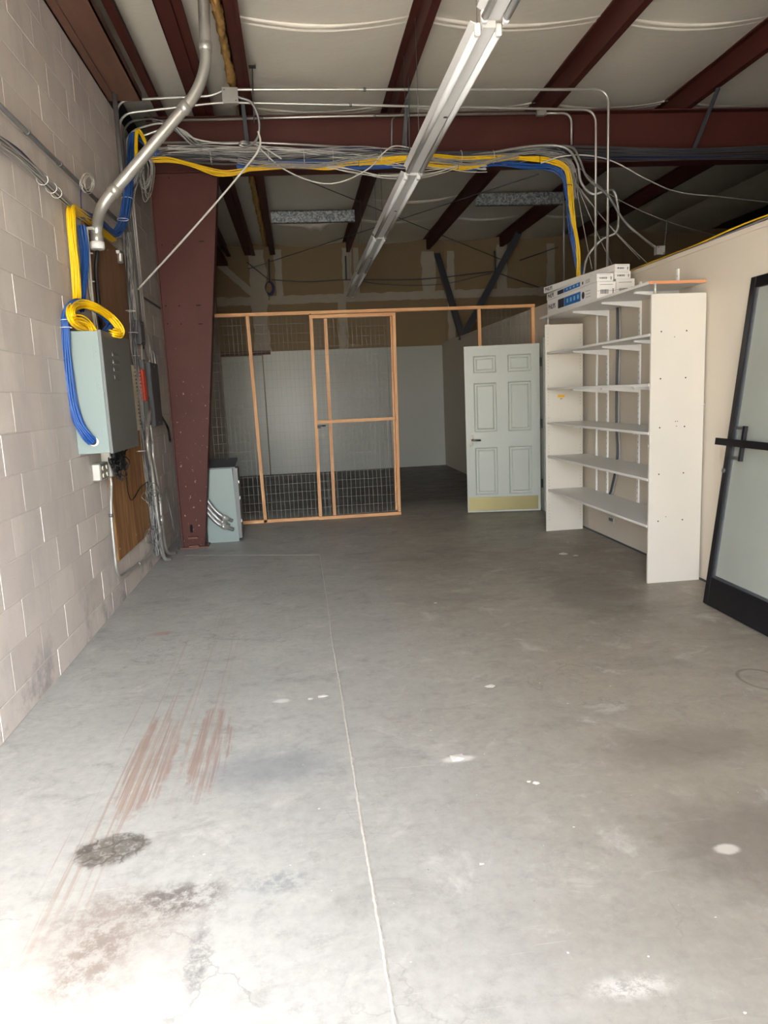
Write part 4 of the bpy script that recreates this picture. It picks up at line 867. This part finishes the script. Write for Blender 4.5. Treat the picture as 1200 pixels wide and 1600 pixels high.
o = mb.build('lever', 'chrome', hd); o.matrix_parent_inverse = Matrix()
for dz in (-.048, .048):
    o = MB().tube([(o_[0], -.012, o_[1]+dz), (o_[0], -.018, o_[1]+dz)], .017, 12).build('lock_cylinder', 'chrome', hd); o.matrix_parent_inverse = Matrix()
for z in (.33, 1.05, 1.775): MB().box((DW+.001, -.006, z-.05), (DW+.028, .012, z+.05), .002).build('hinge', 'black', dr, 'black butt hinge')
# its frame on the right wall
d1 = sempty('door_1', (XR, 8.42, 0))
MB().box((2.905, 8.40, 0), (2.95, 8.50, 2.06), .002).build('jamb', 'door_white', d1)
MB().box((2.93, 7.44, 0), (2.95, 7.52, 2.10), .002).build('casing', 'door_white', d1)
MB().box((2.93, 7.52, 2.03), (2.95, 8.40, 2.10), .002).build('head_casing', 'door_white', d1)
MB().box((XR+.005, 7.53, .0), (XR+.045, 8.39, 2.02)).build('dark_doorway', 'dark_room', d1)  # dark sheet across the doorway stands for the closet's shade
# ------------------------------------------------------------------ shelf unit
sh = thing('shelf_unit', 'tall white wall shelf unit with five shelves between two side panels', 'shelf unit', (2.7, 6.1, 0))
def sidep(y, x0, x1, zt, near):
    o = MB().box((x0, y, 0), (x1, y+.019, zt), .001).build('side_panel', 'melamine', sh)
    return o
sidep(5.01, 2.525, 2.935, 2.10, 1); sidep(7.19, 2.505, 2.90, 2.10, 0)
holes = MB()
for z in (.47, .82, 1.16, 1.51, 1.84):
    for x in (2.60, 2.79): holes.tube([(x, 5.0102, z-.0), (x, 5.0085, z)], .0055, 8)
for (x, z) in ((2.70, 1.80), (2.72, 1.20), (2.735, 1.20), (2.728, 1.165), (2.66, .5)): holes.tube([(x, 5.0102, z), (x, 5.0085, z)], .0035, 6)
for z in [.12+.032*k for k in range(60)]:
    if (int(z*10) % 3) == 0: continue
    for x in (2.535, 2.87): holes.tube([(x, 7.1902, z), (x, 7.1888, z)], .003, 6)
o = holes.build('peg_holes', 'black', sh)
for i, z in enumerate((.442, .79, 1.13, 1.478, 1.83)):
    MB().box((2.52, 5.03, z-.019), (2.945, 7.188, z), .001).build('shelf', 'melamine_g', sh)
# near top panel edge band and bracket screw
MB().box((2.51, 5.009, 1.02), (2.5245, 5.029, 1.04)).build('clip', 'galv', sh)
for (u, v) in ((1099, 632),): 
    p = at(u, v, y=5.0); MB().tube([(2.935, 5.02, p.z), (2.955, 5.02, p.z)], .008, 8).build('screw', 'galv', sh)
tsx = thing('top_shelf', 'long white top shelf with bare orange brown end carrying the cartons', 'shelf', (2.7, 6.2, 2.17))
MB().box((2.52, 5.045, 2.172), (2.945, 7.39, 2.192), .001).build('board', 'melamine_g', tsx)
MB().box((2.52, 5.041, 2.172), (2.98 if False else 2.945, 5.045, 2.192)).build('edge_band', 'particle', tsx, 'bare orange brown particle board edge')
for (x, y) in ((2.555, 5.02), (2.54, 7.2)):
    mb = MB().tube([(x, y, 2.10), (x, y, 2.172)], .010, 8); mb.tube([(x, y, 2.10), (x, y, 2.108)], .018, 8); mb.tube([(x, y, 2.163), (x, y, 2.172)], .018, 8); mb.build('leg_post', 'galv', tsx)
# wall standards and brackets
stands = thing('shelf_standards', 'white slotted shelf standards with arm brackets screwed to the cream wall', 'shelf brackets', (2.94, 6, 1.3))
for (y, z0, z1) in ((6.69, .40, 2.17), (6.04, .40, 2.33), (5.43, .40, 2.33)):
    st = MB().box((XR-.014, y-.0125, z0), (XR, y+.0125, z1)).build('standard', 'white_met', stands)
    slots = MB()
    for k in range(int((z1-z0)/.05)): slots.box((XR-.0146, y-.003, z0+.02+.05*k), (XR-.0138, y+.003, z0+.035+.05*k))
    o = slots.build('slots', 'ink_grey', st); o.matrix_parent_inverse = Matrix()
    for zz in (2.172, 1.811, 1.459, 1.111, .771, .423):
        if zz < 1.4 and y > 6.3: pass
        poly = [(XR-.014, zz-.001), (2.60, zz-.001), (2.60, zz-.016), (XR-.014, zz-.055)]
        MB().prism(poly, y-.011, y+.011, lambda a, b, c: (a, c, b)).build('bracket', 'white_met', stands)
# wall-side cables behind shelves
for i, (y, mat, r, z0, lab) in enumerate(((6.92, 'white_met', .012, .44, 'white surface raceway running down the wall behind the shelves'), (6.47, 'dark_grey', .011, .445, 'left one of the twin grey cables behind the shelves'), (6.42, 'grey_cab', .011, .445, 'right one of the twin grey cables behind the shelves'))):
    zz = [2.16, 1.84, 1.82, 1.49, 1.45, 1.15, 1.10, .80, .76, z0]; X = XR-.016
    pts = cr([(X, y+.0, 2.168), (X, y-.01, 1.9), (X, y+.005, 1.5), (X, y, 1.1), (X, y-.02*(i > 0), .8), (X, y+.10*(i > 0), .5), (X, y+.14*(i > 0), z0)], 6)
    tag(MB().tube(pts, r, 8).build('wall_cable', mat), lab, 'cable', 'cables behind the shelf unit')
jbox(at(912, 480, x=2.93), .03, .09, .05, 'small white box fixed under the top shelf at the wall', mat='white_met', cover=False)
p = at(877, 619, y=7.185); st = tag(MB().box((p.x-.035, 7.186, p.z-.014), (p.x+.035, 7.1885, p.z+.014)).build('sticker', 'sticker'), 'small yellow orange sticker on the far side panel of the shelf unit', 'sticker')
o = MB().box((p.x-.012, 7.186, p.z-.03), (p.x+.012, 7.1885, p.z-.022)).build('print_line', 'ink_grey', st)
p = at(955, 812, x=XR-.001); t = thing('wall_outlet', 'small low outlet plate on the cream wall under the bottom shelf', 'outlet', p)
MB().box((XR-.006, p.y-.07, p.z-.025), (XR-.0005, p.y+.07, p.z+.03), .002).build('plate', 'door_white', t)
for k in (-.03, .0, .03): MB().box((XR-.0075, p.y+k-.01, p.z-.012), (XR-.006, p.y+k+.008, p.z+.016)).build('socket', 'ink', t)
# ------------------------------------------------------------------ cartons of lamps on the top shelf
def text(s, size, mat, M4, parent, name='lettering'):
    cu = bpy.data.curves.new(name, 'FONT'); cu.body = s; cu.size = size; cu.extrude = .0003; cu.offset = size*.018; cu.resolution_u = 2; cu.align_y = 'CENTER'
    tmp = bpy.data.objects.new('tmp', cu); COL.objects.link(tmp); bpy.context.view_layer.update()
    me = bpy.data.meshes.new_from_object(tmp.evaluated_get(bpy.context.evaluated_depsgraph_get())); bpy.data.objects.remove(tmp)
    me.materials.clear(); me.materials.append(M[mat]); me.transform(M4); o = bpy.data.objects.new(name, me); COL.objects.link(o); o.parent = parent; return o
def carton(x0, x1, y0, y1, z0, z1, lab, rot=0, side='full', name='lamp_carton'):
    w, L, h = x1-x0, y1-y0, z1-z0
    m4 = Matrix.Translation(Vector((x0, y0, z0))) @ Matrix.Rotation(rot, 4, 'Z')
    t = thing(name, lab, 'carton', None, 'cartons of fluorescent lamps on the top shelf', mat=m4, local=True)
    MB().box((0, 0, 0), (w, L, h), .0015).build('box', 'carton', t)
    MB().box((-.0006, .02, h*.5-.0006) if False else (.0, -.0008, h*.47), (w, -.0001, h*.485)).build('flap_seam', 'ink_grey', t)
    # near end label: bar code
    rnd = random.Random(int(x0*1000+z0*777)); mb = MB(); bx = w*.18
    while bx < w*.62: 
        q = rnd.choice((.001, .002, .003)); mb.box((bx, -.0012, h*.30), (bx+q, -.0001, h*.55)); bx += q+rnd.choice((.0015, .003))
    mb.box((w*.15, -.0012, h*.82), (w*.85, -.0001, h*.84)); mb.box((w*.84, -.0012, h*.2), (w*.88, -.0001, h*.6)); mb.build('bar_code', 'ink', t)
    # long side (x = 0 face): text reads from far end to near end
    def S4(yy, zz): return Matrix.Translation(Vector((-.0008, yy, zz))) @ Matrix(((0, 0, -1, 0), (-1, 0, 0, 0), (0, 1, 0, 0), (0, 0, 0, 1)))
    if side != 'none':
        text('PHILIPS', min(h*.85, .062), 'ink', S4(L-.03, h*.5), t)
    if side == 'full':
        MB().box((-.0008, L-.46, h*.22), (-.0001, L-.30, h*.80)).build('black_print', 'ink', t)
        MB().box((-.0008, L-.86, h*.22), (-.0001, L-.47, h*.80)).build('blue_print', 'ink_blue', t)
        for k in range(4): yy = L-.53-.085*k; MB().box((-.0016, yy-.035, h*.40), (-.0008, yy, h*.66)).build('pale_print', 'ink_light', t)
        MB().tube([(-.0001, L-.92, h*.5), (-.0012, L-.92, h*.5)], h*.22, 12).build('round_print', 'ink', t)
        mb = MB()
        for k in range(3): mb.box((-.0008, L-1.08, h*(.3+.18*k)), (-.0001, L-.98, h*(.3+.18*k)+.004))
        mb.build('small_print', 'ink_grey', t)
    return t
carton(2.543, 2.705, 6.0, 7.22, 2.193, 2.333, 'front lower white carton with blue print on the top shelf')
carton(2.535, 2.68, 5.99, 7.21, 2.334, 2.397, 'front upper thin white carton with blue print on the top shelf')
carton(2.733, 2.90, 6.06, 7.26, 2.193, 2.36, 'rear lowest white carton nearest the cream wall', side='none')
carton(2.715, 2.86, 6.05, 7.25, 2.361, 2.42, 'rear middle thin white carton under the topmost one', side='none')
carton(2.715, 2.855, 6.04, 7.34, 2.421, 2.478, 'topmost thin white carton lying slightly askew on the stack', rot=math.radians(7.5), side='name')
# ------------------------------------------------------------------ black framed glass door leaning on the right wall
A = Vector((2.66, 4.45, 0.0)); up = Vector((.265, 0, 2.1)).normalized(); al = Vector((-.03, -1, 0)).normalized(); nr = al.cross(up).normalized()
m4 = Matrix(((al.x, nr.x, up.x, A.x), (al.y, nr.y, up.y, A.y), (al.z, nr.z, up.z, A.z+.002), (0, 0, 0, 1)))
gd = thing('glass_door', 'black framed glass door leaning against the cream wall at right', 'door', None, mat=m4, local=True)
GW, GH = .92, 2.125
fd = 1 if nr.x < 0 else -1   # which local y faces the room
def gb(a, b, nm, mat='black_met', ch=.002): return MB().box(a, b, ch).build(nm, mat, gd)
y0, y1 = (-.022, .022)
gb((0, y0, 0), (.055, y1, GH), 'stile'); gb((GW-.055, y0, 0), (GW, y1, GH), 'stile'); gb((.055, y0, 0), (GW-.055, y1, .19), 'bottom_rail'); gb((.055, y0, GH-.07), (GW-.055, y1, GH), 'top_rail')
gb((.055, y0+.008, .19), (.073, y1-.008, GH-.07), 'glazing_bead', 'dark_grey', 0); gb((GW-.073, y0+.008, .19), (GW-.055, y1-.008, GH-.07), 'glazing_bead', 'dark_grey', 0)
gb((.073, y0+.008, .19), (GW-.073, y1-.008, .205), 'glazing_bead', 'dark_grey', 0)
gb((.073, -.003, .205), (GW-.073, .003, GH-.07), 'glass_pane', 'glass', 0)
yy = fd*.07
MB().bar((-.03, yy, 1.085), (GW-.02, yy, 1.085), .03, .045).build('push_bar', 'black_met', gd)
for x in (.02, GW-.05): MB().bar((x, fd*.02, 1.085), (x, yy, 1.085), .04, .04).build('bar_mount', 'black_met', gd)
mb = MB(); xh = .23
mb.bar((.055, -fd*.0, 1.18), (xh, fd*.05, 1.18), .018, .018); mb.bar((.055, 0, .99), (xh, fd*.05, .99), .018, .018); mb.bar((xh, fd*.05, .975), (xh, fd*.05, 1.195), .022, .022)
mb.build('pull_handle', 'black_met', gd)
MB().tube([(.028, fd*.022, .90), (.028, fd*.035, .90)], .016, 12).build('lock_cylinder', 'galv_dark', gd)
# chips of wall damage / nail tabs on standards tops done above
